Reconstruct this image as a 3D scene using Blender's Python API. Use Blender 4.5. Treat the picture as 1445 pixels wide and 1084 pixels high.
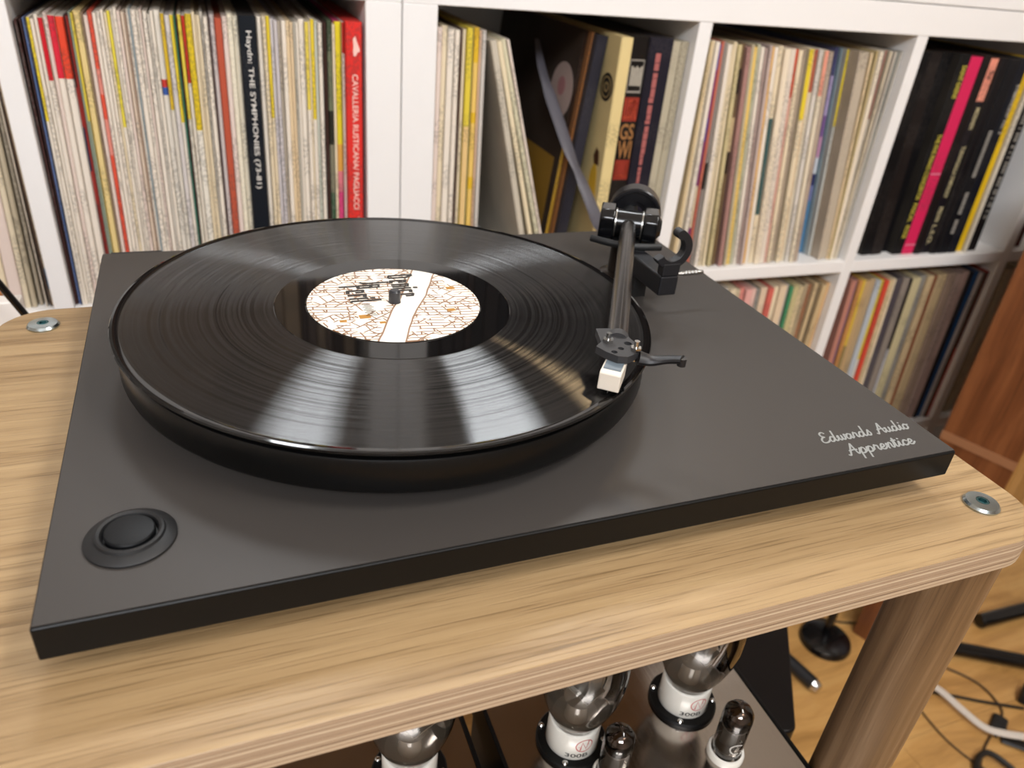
import bpy, bmesh, math, random
from mathutils import Vector, Matrix, Euler
random.seed(7)
C = bpy.context.scene.collection
SC = bpy.context.scene
for o in list(bpy.data.objects): bpy.data.objects.remove(o)

# ------------------------------------------------------------------ camera, light, exposure
Z0 = 0.9334                      # everything below is laid out with z = 0 on the plinth top; the floor is Z0 lower
FL = -Z0
cam_d = bpy.data.cameras.new('camera'); cam = bpy.data.objects.new('camera', cam_d); C.objects.link(cam)
cam_d.sensor_fit = 'HORIZONTAL'; cam_d.sensor_width = 36.0; cam_d.lens = 1078.819/1445*36
cam_d.clip_start = 0.02
cam.location = (0.0760, -0.2299, 0.2261); cam.rotation_euler = (1.03688, -0.08537, -0.36091)
cam_d.dof.use_dof = True; cam_d.dof.focus_distance = 0.415; cam_d.dof.aperture_fstop = 9.5
SC.camera = cam
SC.view_settings.view_transform = 'Standard'; SC.view_settings.look = 'None'
SC.view_settings.gamma = 1.0; SC.view_settings.use_curve_mapping = False
SC.view_settings.exposure = 0.03
W = bpy.data.worlds.new('world'); SC.world = W; W.use_nodes = True
W.node_tree.nodes['Background'].inputs[0].default_value = (1.0, .93, .85, 1); W.node_tree.nodes['Background'].inputs[1].default_value = 0.15

def area(name, loc, target, sx, sy, power, col):
    d = bpy.data.lights.new(name, 'AREA'); d.shape = 'RECTANGLE'; d.size = sx; d.size_y = sy; d.energy = power; d.color = col
    o = bpy.data.objects.new(name, d); C.objects.link(o); o.location = loc
    o.rotation_euler = (Vector(target)-Vector(loc)).to_track_quat('-Z', 'Y').to_euler()
    return o
CEIL = 1.50
area('ceiling_light_main', (-0.35, -1.50, CEIL-.05), (0.45, .6, -.1), 1.2, .7, 73, (.92, .95, 1.0))
area('ceiling_light_right', (0.95, -0.55, CEIL-.05), (.45, -.1, -.1), .6, .4, 22, (1.0, .97, .93))
area('shelf_top_light_left', (0.09, 0.98, 1.05), (0.15, 0.1, 0), .20, .20, 4.6, (.93, .97, 1.0))
area('shelf_top_light_right', (0.70, 0.98, 1.05), (0.5, 0.1, 0), .22, .20, 5.4, (.93, .97, 1.0))
area('shelf_top_light_warm', (1.02, 0.98, 0.95), (0.3, 0.1, 0), .10, .10, 1.5, (1.0, .70, .38))

# ------------------------------------------------------------------ materials
def lin(c):
    if isinstance(c, str):
        c = [int(c[i:i+2], 16)/255 for i in (0, 2, 4)]
        c = [x/12.92 if x <= .04045 else ((x+.055)/1.055)**2.4 for x in c]
    return (c[0], c[1], c[2], 1)
MC = {}
def nt(name):
    m = bpy.data.materials.new(name); m.use_nodes = True
    t = m.node_tree; return m, t, t.nodes['Principled BSDF']
def N(t, typ, **kw):
    n = t.nodes.new(typ)
    for k, v in kw.items(): setattr(n, k, v)
    return n
def L(t, a, b): t.links.new(a, b)
def math_(t, op, a, b=None, c=None):
    n = N(t, 'ShaderNodeMath', operation=op)
    for i, x in enumerate((a, b, c)):
        if x is None: continue
        if isinstance(x, (int, float)): n.inputs[i].default_value = x
        else: L(t, x, n.inputs[i])
    return n.outputs[0]
def mixc(t, f, a, b, blend='MIX'):
    n = N(t, 'ShaderNodeMix', data_type='RGBA', blend_type=blend)
    for i, x in ((0, f), (6, a), (7, b)):
        if isinstance(x, (int, float)): n.inputs[i].default_value = x
        elif isinstance(x, tuple): n.inputs[i].default_value = x
        else: L(t, x, n.inputs[i])
    return n.outputs[2]
def ramp(t, fac, stops, interp='LINEAR'):
    n = N(t, 'ShaderNodeValToRGB'); r = n.color_ramp; r.interpolation = interp
    while len(r.elements) < len(stops): r.elements.new(.5)
    for e, (p, c) in zip(r.elements, stops): e.position = p; e.color = c if isinstance(c, tuple) else (c, c, c, 1)
    L(t, fac, n.inputs[0]); return n.outputs[0]
def plain(name, col, rough=.5, metal=0, spec=.5, bump=0, bscale=300, coat=0, vary=0):
    if name in MC: return MC[name]
    m, t, b = nt(name)
    b.inputs['Base Color'].default_value = lin(col); b.inputs['Roughness'].default_value = rough
    b.inputs['Metallic'].default_value = metal; b.inputs['Specular IOR Level'].default_value = spec
    b.inputs['Coat Weight'].default_value = coat
    if bump or vary:
        tc = N(t, 'ShaderNodeTexCoord'); n = N(t, 'ShaderNodeTexNoise'); n.inputs['Scale'].default_value = bscale; n.inputs['Detail'].default_value = 3
        L(t, tc.outputs['Object'], n.inputs['Vector'])
        if bump:
            bp = N(t, 'ShaderNodeBump'); bp.inputs['Strength'].default_value = bump; bp.inputs['Distance'].default_value = .0004
            L(t, n.outputs[0], bp.inputs['Height']); L(t, bp.outputs[0], b.inputs['Normal'])
        if vary:
            c = lin(col); d = tuple(x*(1-vary) for x in c[:3])+(1,)
            L(t, mixc(t, n.outputs[0], d, c), b.inputs['Base Color'])
    MC[name] = m; return m
def emis(name, col, s):
    m, t, b = nt(name); b.inputs['Base Color'].default_value = lin(col)
    b.inputs['Emission Color'].default_value = lin(col); b.inputs['Emission Strength'].default_value = s
    return m

def wood(name, ca, cb, cc, along=0, sx=2.2, sy=60, rough=.45, fig=.5, scale=1.0, pores=.5):
    """oak-like: long grain streaks along one axis, broad cathedral figure, dark pores"""
    m, t, b = nt(name)
    tc = N(t, 'ShaderNodeTexCoord')
    mp = N(t, 'ShaderNodeMapping'); s = [sy, sy, sy]; s[along] = sx
    mp.inputs['Scale'].default_value = [x*scale for x in s]
    L(t, tc.outputs['Object'], mp.inputs['Vector'])
    # warp
    w = N(t, 'ShaderNodeTexNoise'); w.inputs['Scale'].default_value = 5.0*scale; w.inputs['Detail'].default_value = 2
    L(t, tc.outputs['Object'], w.inputs['Vector'])
    vm = N(t, 'ShaderNodeVectorMath', operation='MULTIPLY_ADD'); L(t, w.outputs['Color'], vm.inputs[0])
    vm.inputs[1].default_value = (fig*2.2, fig*2.2, fig*2.2); L(t, mp.outputs[0], vm.inputs[2])
    n1 = N(t, 'ShaderNodeTexNoise'); n1.inputs['Scale'].default_value = 1.0; n1.inputs['Detail'].default_value = 6; n1.inputs['Roughness'].default_value = .62
    L(t, vm.outputs[0], n1.inputs['Vector'])
    mp2 = N(t, 'ShaderNodeMapping'); s2 = [sy*7]*3; s2[along] = sx*5
    mp2.inputs['Scale'].default_value = [x*scale for x in s2]; L(t, tc.outputs['Object'], mp2.inputs['Vector'])
    n2 = N(t, 'ShaderNodeTexNoise'); n2.inputs['Scale'].default_value = 1.0; n2.inputs['Detail'].default_value = 3
    L(t, mp2.outputs[0], n2.inputs['Vector'])
    n3 = N(t, 'ShaderNodeTexNoise'); n3.inputs['Scale'].default_value = 4*scale; n3.inputs['Detail'].default_value = 1
    L(t, tc.outputs['Object'], n3.inputs['Vector'])
    col = ramp(t, n1.outputs[0], [(.30, lin(cb)), (.50, lin(ca)), (.72, lin(cc))])
    pore = ramp(t, n2.outputs[0], [(.36, 1.0), (.47, 0.0)])
    dk = tuple(x*.62 for x in lin(cb)[:3])+(1,)
    pf = math_(t, 'MULTIPLY', pore, pores)
    pf2 = math_(t, 'MULTIPLY', pf, ramp(t, n1.outputs[0], [(.38, 1.0), (.62, .15)]))
    col = mixc(t, pf2, col, dk)
    col = mixc(t, math_(t, 'MULTIPLY', n3.outputs[0], .25), col, lin(cb))
    L(t, col, b.inputs['Base Color']); b.inputs['Roughness'].default_value = rough
    bp = N(t, 'ShaderNodeBump'); bp.inputs['Strength'].default_value = .25; bp.inputs['Distance'].default_value = .0004
    L(t, math_(t, 'SUBTRACT', n1.outputs[0], pore), bp.inputs['Height']); L(t, bp.outputs[0], b.inputs['Normal'])
    MC[name] = m; return m

M_oak = wood('oak_veneer', 'a28660', '866a46', 'b4986f', 0, 3.4, 110, .42, .40, 1.0, .8)
M_leg = wood('oak_leg', '7a5e40', '5c442c', '94785a', 2, 2.5, 140, .5, .4)
M_floorw = wood('floor_boards', 'cc9c5c', 'a87c44', 'dcb070', 0, 1.4, 26, .35, .9, 1.0, .25)
M_speak = wood('brown_veneer', '7c4a2a', '62381e', '96603a', 2, 2.0, 40, .35, .6)
M_pine = wood('pale_front', 'b88a4a', 'a0743a', 'caa064', 2, 2.0, 30, .45, .6)

# plywood edge: thin plies, light and dark, warped a little
def plywood():
    m, t, b = nt('plywood_edge'); tc = N(t, 'ShaderNodeTexCoord'); sp = N(t, 'ShaderNodeSeparateXYZ'); L(t, tc.outputs['Object'], sp.inputs[0])
    n = N(t, 'ShaderNodeTexNoise'); n.inputs['Scale'].default_value = 30; n.inputs['Detail'].default_value = 4
    mp = N(t, 'ShaderNodeMapping'); mp.inputs['Scale'].default_value = (1.2, 1.2, 18); L(t, tc.outputs['Object'], mp.inputs[0]); L(t, mp.outputs[0], n.inputs['Vector'])
    z = math_(t, 'MULTIPLY_ADD', n.outputs[0], .0007, sp.outputs[2])
    n1 = N(t, 'ShaderNodeTexNoise', noise_dimensions='1D'); n1.inputs['Scale'].default_value = 520; n1.inputs['Detail'].default_value = 3; n1.inputs['Roughness'].default_value = .7
    L(t, z, n1.inputs['W']); f = n1.outputs[0]
    col = ramp(t, f, [(.33, lin('5e4836')), (.41, lin('967c64')), (.46, lin('b89f84')), (.50, lin('8a7058')), (.55, lin('b09a80')), (.62, lin('c8b498'))])
    mp3 = N(t, 'ShaderNodeMapping'); mp3.inputs['Scale'].default_value = (60, 60, 1500); L(t, tc.outputs['Object'], mp3.inputs[0])
    n3 = N(t, 'ShaderNodeTexNoise'); n3.inputs['Scale'].default_value = 1; n3.inputs['Detail'].default_value = 3; L(t, mp3.outputs[0], n3.inputs['Vector'])
    col = mixc(t, math_(t, 'MULTIPLY', n3.outputs[0], .4), col, lin('ab9478'))
    L(t, col, b.inputs['Base Color']); b.inputs['Roughness'].default_value = .6
    bp = N(t, 'ShaderNodeBump'); bp.inputs['Strength'].default_value = .5; bp.inputs['Distance'].default_value = .0003
    L(t, math_(t, 'ADD', f, n3.outputs[0]), bp.inputs['Height']); L(t, bp.outputs[0], b.inputs['Normal'])
    return m
M_ply = plywood()
M_white = plain('white_melamine', 'f0eeec', .42, vary=.04, bscale=5)
M_wall = plain('wall_paint', 'cdc8c2', .8, bump=.1)
M_ceil = plain('ceiling_paint', 'f0eeea', .9)
M_lam = plain('grey_laminate', '403c39', .46, spec=.24, bump=.12, bscale=2200, vary=.12)
M_black = plain('black_satin', '040404', .42, spec=.25)
M_blackm = plain('black_matt', '151516', .55, bump=.12, bscale=1500)
M_gloss = plain('gloss_black', '08080a', .18)
M_rub = plain('rubber', '0a0a0a', .7)
M_felt = plain('felt_mat', '0c0c0c', .95)
M_arm = plain('arm_satin', '4c4846', .24, metal=.85, spec=.5)
M_plast = plain('cast_black', '17171a', .42, bump=.25, bscale=3000)
M_head = plain('headshell_grey', '2b2a2b', .62, bump=.6, bscale=2600)
M_chrome = plain('chrome', 'c8c8c6', .18, metal=1)
M_zinc = plain('zinc_plate', 'b4bec0', .24, metal=1)
M_steelpin = plain('steel_pin', 'a8a6a2', .3, metal=1)
M_cart = plain('cartridge_ivory', 'd9cfc0', .4)
M_cartb = plain('cartridge_blue_grey', '5f6a72', .45)
M_ink = plain('silver_ink', '8a8c89', .5)
M_ceram = plain('white_ceramic', 'e4e0d6', .16)
M_anode = plain('anode_grey', '7c7872', .4, metal=.5)
M_getter = plain('getter_mirror', '4a3c34', .1, metal=1)
M_mica = plain('mica', 'a8a298', .35)
M_redink = plain('red_ink', 'c05a58', .5)
M_blkink = plain('black_ink', '16140f', .5)
M_brownink = plain('dark_brown_ink', '1e150d', .6)
M_orink = plain('orange_ink', 'a8741c', .6)
M_paper = plain('white_paper', 'f4efe2', .6)
M_strap = plain('grey_strap', '55535a', .5)
M_cabw = plain('white_cable', 'd8cfc4', .45)
M_cabk = plain('black_cable', '14110f', .45)
M_cabb = plain('brown_cable', '4a3520', .5)
M_whitec = plain('white_cabinet', 'e8e2dc', .4)
def brushed():
    m, t, b = nt('polished_steel'); tc = N(t, 'ShaderNodeTexCoord'); n = N(t, 'ShaderNodeTexNoise'); n.inputs['Scale'].default_value = 1; n.inputs['Detail'].default_value = 2
    mp = N(t, 'ShaderNodeMapping'); mp.inputs['Scale'].default_value = (3000, 12, 12); L(t, tc.outputs['Object'], mp.inputs[0]); L(t, mp.outputs[0], n.inputs['Vector'])
    b.inputs['Base Color'].default_value = lin('b0a8a0'); b.inputs['Metallic'].default_value = 1
    L(t, ramp(t, n.outputs[0], [(.3, .10), (.7, .22)]), b.inputs['Roughness'])
    return m
M_steel = brushed()
def glass():
    m, t, b = nt('valve_glass')                                       # thin blown glass: clear with a Fresnel gloss
    fr = N(t, 'ShaderNodeFresnel'); fr.inputs['IOR'].default_value = 1.5
    tr = N(t, 'ShaderNodeBsdfTransparent'); tr.inputs['Color'].default_value = (.97, .965, .95, 1)
    gl = N(t, 'ShaderNodeBsdfAnisotropic'); gl.inputs['Roughness'].default_value = .015
    mx = N(t, 'ShaderNodeMixShader'); L(t, math_(t, 'MULTIPLY_ADD', fr.outputs[0], 1.2, .03), mx.inputs[0]); L(t, tr.outputs[0], mx.inputs[1]); L(t, gl.outputs[0], mx.inputs[2])
    L(t, mx.outputs[0], t.nodes['Material Output'].inputs['Surface']); return m
M_glass = glass()

def vinyl():
    m, t, b = nt('vinyl'); tc = N(t, 'ShaderNodeTexCoord'); sp = N(t, 'ShaderNodeSeparateXYZ'); L(t, tc.outputs['Object'], sp.inputs[0])
    r = math_(t, 'SQRT', math_(t, 'ADD', math_(t, 'MULTIPLY', sp.outputs[0], sp.outputs[0]), math_(t, 'MULTIPLY', sp.outputs[1], sp.outputs[1])))
    rn = math_(t, 'MULTIPLY', r, 1/.151)
    R = lambda x: x/.151
    st = [(0, 0.0), (R(.0679), 0.0), (R(.0682), 1.0)]
    for g in (.083, .0985, .1125, .127): st += [(R(g-.0004), 1.0), (R(g), .25), (R(g+.0004), 1.0)]
    st += [(R(.1462), 1.0), (R(.1466), 0.0)]
    gr = ramp(t, rn, st)                                            # 1 where grooved
    # loud and quiet passages: groove pitch changes along the radius
    nz = N(t, 'ShaderNodeTexNoise', noise_dimensions='1D'); nz.inputs['Scale'].default_value = 420; nz.inputs['Detail'].default_value = 4; L(t, r, nz.inputs['W'])
    tg = N(t, 'ShaderNodeTangent', direction_type='RADIAL', axis='Z')
    gs = N(t, 'ShaderNodeBsdfAnisotropic'); gs.inputs['Roughness'].default_value = .055
    ga = N(t, 'ShaderNodeBsdfAnisotropic'); ga.inputs['Anisotropy'].default_value = .84
    L(t, ramp(t, nz.outputs[0], [(.34, .12), (.66, .20)]), ga.inputs['Roughness']); L(t, tg.outputs[0], ga.inputs['Tangent'])
    mg = N(t, 'ShaderNodeMixShader'); L(t, gr, mg.inputs[0]); L(t, gs.outputs[0], mg.inputs[1]); L(t, ga.outputs[0], mg.inputs[2])
    df = N(t, 'ShaderNodeBsdfDiffuse'); df.inputs['Color'].default_value = lin('0a0909')
    fr = N(t, 'ShaderNodeFresnel'); fr.inputs['IOR'].default_value = 1.55
    mf = N(t, 'ShaderNodeMixShader'); L(t, math_(t, 'MULTIPLY', fr.outputs[0], math_(t, 'MULTIPLY_ADD', gr, .25, 1.0)), mf.inputs[0]); L(t, df.outputs[0], mf.inputs[1]); L(t, mg.outputs[0], mf.inputs[2])
    L(t, mf.outputs[0], t.nodes['Material Output'].inputs['Surface'])
    return m
M_vinyl = vinyl()

def label_paper():
    """cream paper printed with thin brown street-map lines and one broad blank canal"""
    m, t, b = nt('map_label'); tc = N(t, 'ShaderNodeTexCoord')
    acc = None
    for i, (rot, sc, off, bw, rh, mort) in enumerate(((.12, 1, .37, .0190, .0034, .00055), (-.62, 1, .33, .0135, .0068, .00055), (1.3, 1, .5, .020, .0064, .0005))):
        mp = N(t, 'ShaderNodeMapping'); mp.inputs['Rotation'].default_value = (0, 0, rot); mp.inputs['Location'].default_value = (.003*i, .007*i, 0)
        w = N(t, 'ShaderNodeTexNoise'); w.inputs['Scale'].default_value = 40; L(t, tc.outputs['Object'], w.inputs['Vector'])
        vm = N(t, 'ShaderNodeVectorMath', operation='MULTIPLY_ADD'); L(t, w.outputs['Color'], vm.inputs[0]); vm.inputs[1].default_value = (.0035, .0035, 0); L(t, tc.outputs['Object'], vm.inputs[2])
        L(t, vm.outputs[0], mp.inputs[0])
        br = N(t, 'ShaderNodeTexBrick'); br.offset = off; br.inputs['Scale'].default_value = 1
        br.inputs['Brick Width'].default_value = bw; br.inputs['Row Height'].default_value = rh; br.inputs['Mortar Size'].default_value = mort; br.inputs['Mortar Smooth'].default_value = .3
        L(t, mp.outputs[0], br.inputs['Vector'])
        n = N(t, 'ShaderNodeTexNoise'); n.inputs['Scale'].default_value = 70+30*i; n.inputs['Detail'].default_value = 1
        mp2 = N(t, 'ShaderNodeMapping'); mp2.inputs['Location'].default_value = (i*3.1, 0, 0); L(t, tc.outputs['Object'], mp2.inputs[0]); L(t, mp2.outputs[0], n.inputs['Vector'])
        f = math_(t, 'MULTIPLY', br.outputs['Fac'], ramp(t, n.outputs[0], [(.43+.04*i, 0.0), (.48+.04*i, 1.0)]))
        acc = f if acc is None else math_(t, 'MAXIMUM', acc, f)
    sp = N(t, 'ShaderNodeSeparateXYZ'); L(t, tc.outputs['Object'], sp.inputs[0])
    # canal: band around the line x*cos + y*sin = d, running from the upper right to the lower middle
    w2 = N(t, 'ShaderNodeTexNoise'); w2.inputs['Scale'].default_value = 25; L(t, tc.outputs['Object'], w2.inputs['Vector'])
    d = math_(t, 'ADD', math_(t, 'MULTIPLY', sp.outputs[0], .906), math_(t, 'MULTIPLY_ADD', sp.outputs[1], -.424, math_(t, 'MULTIPLY_ADD', w2.outputs[0], .006, -.0115)))
    ad = math_(t, 'ABSOLUTE', d)
    inside = ramp(t, math_(t, 'MULTIPLY', ad, 100), [(.62, 1.0), (.66, 0.0)])
    border = ramp(t, math_(t, 'MULTIPLY', ad, 100), [(.62, 0.0), (.66, 1.0), (.72, 1.0), (.76, 0.0)])
    acc = math_(t, 'MAXIMUM', math_(t, 'MULTIPLY', acc, math_(t, 'SUBTRACT', 1.0, inside)), border)
    col = mixc(t, math_(t, 'MULTIPLY', acc, .95), lin('f2eadc'), lin('7a4e22'))
    L(t, col, b.inputs['Base Color']); b.inputs['Roughness'].default_value = .5
    return m
M_label = label_paper()

SPM = {}
def spine_mat(bands):
    """printed card sleeve: colour from the object, printed bands at given heights of the spine, small rows of illegible type"""
    if bands in SPM: return SPM[bands]
    m, t, b = nt('sleeve_card'); tc = N(t, 'ShaderNodeTexCoord'); sp = N(t, 'ShaderNodeSeparateXYZ'); L(t, tc.outputs['Object'], sp.inputs[0])
    oi = N(t, 'ShaderNodeObjectInfo'); geo = N(t, 'ShaderNodeNewGeometry'); gn = N(t, 'ShaderNodeSeparateXYZ'); L(t, geo.outputs['Normal'], gn.inputs[0])
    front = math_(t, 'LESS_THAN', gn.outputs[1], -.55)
    zf = math_(t, 'SUBTRACT', 1.0, math_(t, 'MULTIPLY', sp.outputs[2], 1/.313))
    col = oi.outputs['Color']; plainmask = None
    for band in [x for x in bands.split(';') if x]:
        a, e, h = band.split('-')
        f = math_(t, 'MULTIPLY', math_(t, 'GREATER_THAN', zf, float(a)), math_(t, 'LESS_THAN', zf, float(e)))
        f = math_(t, 'MULTIPLY', f, front)
        col = mixc(t, f, col, lin(h))
        plainmask = f if plainmask is None else math_(t, 'MAXIMUM', plainmask, f)
    # rows of type: short dashes along the spine
    cmb = N(t, 'ShaderNodeCombineXYZ'); L(t, math_(t, 'MULTIPLY', sp.outputs[0], 420), cmb.inputs[0]); L(t, math_(t, 'MULTIPLY', sp.outputs[2], 330), cmb.inputs[2]); L(t, math_(t, 'MULTIPLY', oi.outputs['Random'], 50), cmb.inputs[1])
    n1 = N(t, 'ShaderNodeTexNoise'); n1.inputs['Scale'].default_value = 1; n1.inputs['Detail'].default_value = 1; L(t, cmb.outputs[0], n1.inputs['Vector'])
    cm2 = N(t, 'ShaderNodeCombineXYZ'); L(t, math_(t, 'MULTIPLY', oi.outputs['Random'], 91), cm2.inputs[0]); L(t, math_(t, 'MULTIPLY', sp.outputs[2], 14), cm2.inputs[2])
    n2 = N(t, 'ShaderNodeTexNoise'); n2.inputs['Scale'].default_value = 1; n2.inputs['Detail'].default_value = 0; L(t, cm2.outputs[0], n2.inputs['Vector'])
    tx = math_(t, 'MULTIPLY', ramp(t, n1.outputs[0], [(.46, 0.0), (.54, 1.0)]), ramp(t, n2.outputs[0], [(.50, 0.0), (.56, 1.0)]))
    tx = math_(t, 'MULTIPLY', math_(t, 'MULTIPLY', tx, front), .32)
    hsv = N(t, 'ShaderNodeSeparateColor', mode='HSV'); L(t, col, hsv.inputs[0])
    tx = math_(t, 'MULTIPLY', tx, math_(t, 'MULTIPLY_ADD', math_(t, 'GREATER_THAN', hsv.outputs[2], .06), .85, .15))
    ink = mixc(t, math_(t, 'GREATER_THAN', hsv.outputs[2], .12), (.22, .2, .18, 1), (.05, .047, .045, 1))
    col = mixc(t, tx, col, ink)
    # covers are a bit greyer and carry faint blotches
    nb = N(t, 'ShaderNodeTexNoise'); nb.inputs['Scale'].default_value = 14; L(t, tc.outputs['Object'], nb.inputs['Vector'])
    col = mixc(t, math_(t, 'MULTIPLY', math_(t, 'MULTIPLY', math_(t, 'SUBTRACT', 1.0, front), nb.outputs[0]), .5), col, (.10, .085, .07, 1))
    L(t, col, b.inputs['Base Color']); b.inputs['Roughness'].default_value = .5; b.inputs['Specular IOR Level'].default_value = .2
    SPM[bands] = m; return m

# ------------------------------------------------------------------ mesh helpers
def NB(): return bmesh.new()
def box(bm, x0, x1, y0, y1, z0, z1, M=None):
    vs = [bm.verts.new((x, y, z)) for z in (z0, z1) for (x, y) in ((x0, y0), (x1, y0), (x1, y1), (x0, y1))]
    fs = [(3, 2, 1, 0), (4, 5, 6, 7), (0, 1, 5, 4), (1, 2, 6, 5), (2, 3, 7, 6), (3, 0, 4, 7)]
    for f in fs: bm.faces.new([vs[i] for i in f])
    if M is not None: bmesh.ops.transform(bm, matrix=M, verts=vs)
    return vs
def prism(bm, pts, z0, z1, M=None):
    a = [bm.verts.new((x, y, z0)) for x, y in pts]; b = [bm.verts.new((x, y, z1)) for x, y in pts]; n = len(pts)
    bm.faces.new(a[::-1]); bm.faces.new(b)
    for i in range(n): bm.faces.new((a[i], a[(i+1) % n], b[(i+1) % n], b[i]))
    if M is not None: bmesh.ops.transform(bm, matrix=M, verts=a+b)
def frame_to(p0, p1):
    d = (Vector(p1)-Vector(p0)); q = d.to_track_quat('Z', 'Y')
    return Matrix.Translation(p0) @ q.to_matrix().to_4x4(), d.length
def lathe(bm, prof, seg=32, M=None, closed=False):
    rings = []; vs = []
    for r, z in prof:
        if r < 1e-7: ring = [bm.verts.new((0, 0, z))]
        else: ring = [bm.verts.new((r*math.cos(2*math.pi*i/seg), r*math.sin(2*math.pi*i/seg), z)) for i in range(seg)]
        rings.append(ring); vs += ring
    pairs = list(zip(rings, rings[1:])) + ([(rings[-1], rings[0])] if closed else [])
    for a, b in pairs:
        for i in range(seg):
            j = (i+1) % seg
            if len(a) == 1 and len(b) == 1: continue
            if len(a) == 1: bm.faces.new((a[0], b[j], b[i]))
            elif len(b) == 1: bm.faces.new((a[i], a[j], b[0]))
            else: bm.faces.new((a[i], a[j], b[j], b[i]))
    if M is not None: bmesh.ops.transform(bm, matrix=M, verts=vs)
    return vs
def cyl(bm, p0, p1, r0, r1=None, seg=24, bev=0):
    r1 = r0 if r1 is None else r1; M, l = frame_to(p0, p1)
    pr = [(0, 0), (r0, 0), (r1, l), (0, l)] if not bev else [(0, 0), (r0-bev, 0), (r0, bev), (r1, l-bev), (r1-bev, l), (0, l)]
    lathe(bm, pr, seg, M)
def catmull(pts, n=6, closed=False):
    P = [Vector(p) for p in pts]; out = []; m = len(P)
    for i in range(m if closed else m-1):
        if closed: p0, p1, p2, p3 = P[i-1], P[i], P[(i+1) % m], P[(i+2) % m]
        else: p0, p1, p2, p3 = P[max(i-1, 0)], P[i], P[i+1], P[min(i+2, m-1)]
        for k in range(n):
            t = k/n
            out.append(.5*((2*p1)+(p2-p0)*t+(2*p0-5*p1+4*p2-p3)*t*t+(3*p1-p0-3*p2+p3)*t**3))
    if not closed: out.append(P[-1])
    return out
def tube(bm, pts, r, seg=10, flat=1.0, closed=False):
    rings = []; n = len(pts)
    for i, p in enumerate(pts):
        a = pts[i-1] if (i > 0 or closed) else pts[0]; b = pts[(i+1) % n] if (i < n-1 or closed) else pts[-1]
        d = (Vector(b)-Vector(a)).normalized(); s = d.cross(Vector((0, 0, 1)))
        if s.length < 1e-4: s = d.cross(Vector((0, 1, 0)))
        s.normalize(); u = s.cross(d)
        rr = r[i] if isinstance(r, (list, tuple)) else r
        rings.append([bm.verts.new(Vector(p)+s*rr*math.cos(2*math.pi*k/seg)+u*rr*flat*math.sin(2*math.pi*k/seg)) for k in range(seg)])
    for a, b in list(zip(rings, rings[1:])) + ([(rings[-1], rings[0])] if closed else []):
        for k in range(seg): bm.faces.new((a[k], a[(k+1) % seg], b[(k+1) % seg], b[k]))
    if not closed: bm.faces.new(rings[0][::-1]); bm.faces.new(rings[-1])
def ribbon(bm, pts, w, f=None, th=0):
    """flat printed stroke along 2-D points; f maps (x, y) to space"""
    n = len(pts); Lr = []
    f = f or (lambda x, y: (x, y, 0))
    for i, p in enumerate(pts):
        a = Vector(pts[max(i-1, 0)]); b = Vector(pts[min(i+1, n-1)]); d = b-a
        d = Vector((d[0], d[1])).normalized() if d.length > 1e-9 else Vector((1, 0)); s = Vector((-d[1], d[0]))*w/2
        e = Vector((0, 0))
        if i == 0: e = -d*w*.3
        if i == n-1: e = d*w*.3
        Lr.append((bm.verts.new(f(p[0]+s[0]+e[0], p[1]+s[1]+e[1])), bm.verts.new(f(p[0]-s[0]+e[0], p[1]-s[1]+e[1]))))
    for (a, b), (c, d) in zip(Lr, Lr[1:]): bm.faces.new((b, d, c, a))
def fin(name, bm, mat, parent=None, smooth=True, ang=.6, bevel=0, bseg=2, inv=True):
    bmesh.ops.recalc_face_normals(bm, faces=bm.faces[:]) if inv else None
    me = bpy.data.meshes.new(name); bm.to_mesh(me); bm.free()
    o = bpy.data.objects.new(name, me); C.objects.link(o)
    if mat: me.materials.append(mat)
    if smooth:
        me.polygons.foreach_set('use_smooth', [True]*len(me.polygons)); me.set_sharp_from_angle(angle=ang)
    if bevel:
        b = o.modifiers.new('bevel', 'BEVEL'); b.width = bevel; b.segments = bseg; b.limit_method = 'ANGLE'; b.angle_limit = .6
    if parent is not None:
        o.parent = parent
        if parent.type == 'EMPTY': o.matrix_parent_inverse = parent.matrix_basis.inverted()
        else: o.matrix_parent_inverse = parent.matrix_basis.inverted() if parent.parent is None else Matrix.Identity(4)
    return o
def tag(o, label, cat, group=None):
    n = len(label.split()); assert 4 <= n <= 16, (n, label)
    o['label'] = label; o['category'] = cat
    if group: o['group'] = group
    return o
def thing(name, label, cat, loc, group=None, rz=0):
    o = bpy.data.objects.new(name, None); C.objects.link(o); o.location = loc; o.rotation_euler = (0, 0, rz)
    o.empty_display_size = .05
    return tag(o, label, cat, group)
def struct(o): o['kind'] = 'structure'; return o
def text_mesh(s, length, height, bold=.0):
    """built-in typeface turned into a flat mesh, scaled to length x height"""
    cu = bpy.data.curves.new('type', 'FONT'); cu.body = s; cu.size = 1; cu.offset = bold
    o = bpy.data.objects.new('type', cu); C.objects.link(o); bpy.context.view_layer.update()
    me = bpy.data.meshes.new_from_object(o.evaluated_get(bpy.context.evaluated_depsgraph_get()))
    bpy.data.objects.remove(o); bpy.data.curves.remove(cu)
    bm = bmesh.new(); bm.from_mesh(me); bpy.data.meshes.remove(me)
    xs = [v.co.x for v in bm.verts]; ys = [v.co.y for v in bm.verts]
    sx = length/(max(xs)-min(xs)); sy = height/(max(ys)-min(ys))
    for v in bm.verts: v.co = ((v.co.x-min(xs))*sx, (v.co.y-min(ys))*sy, 0)
    return bm

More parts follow.
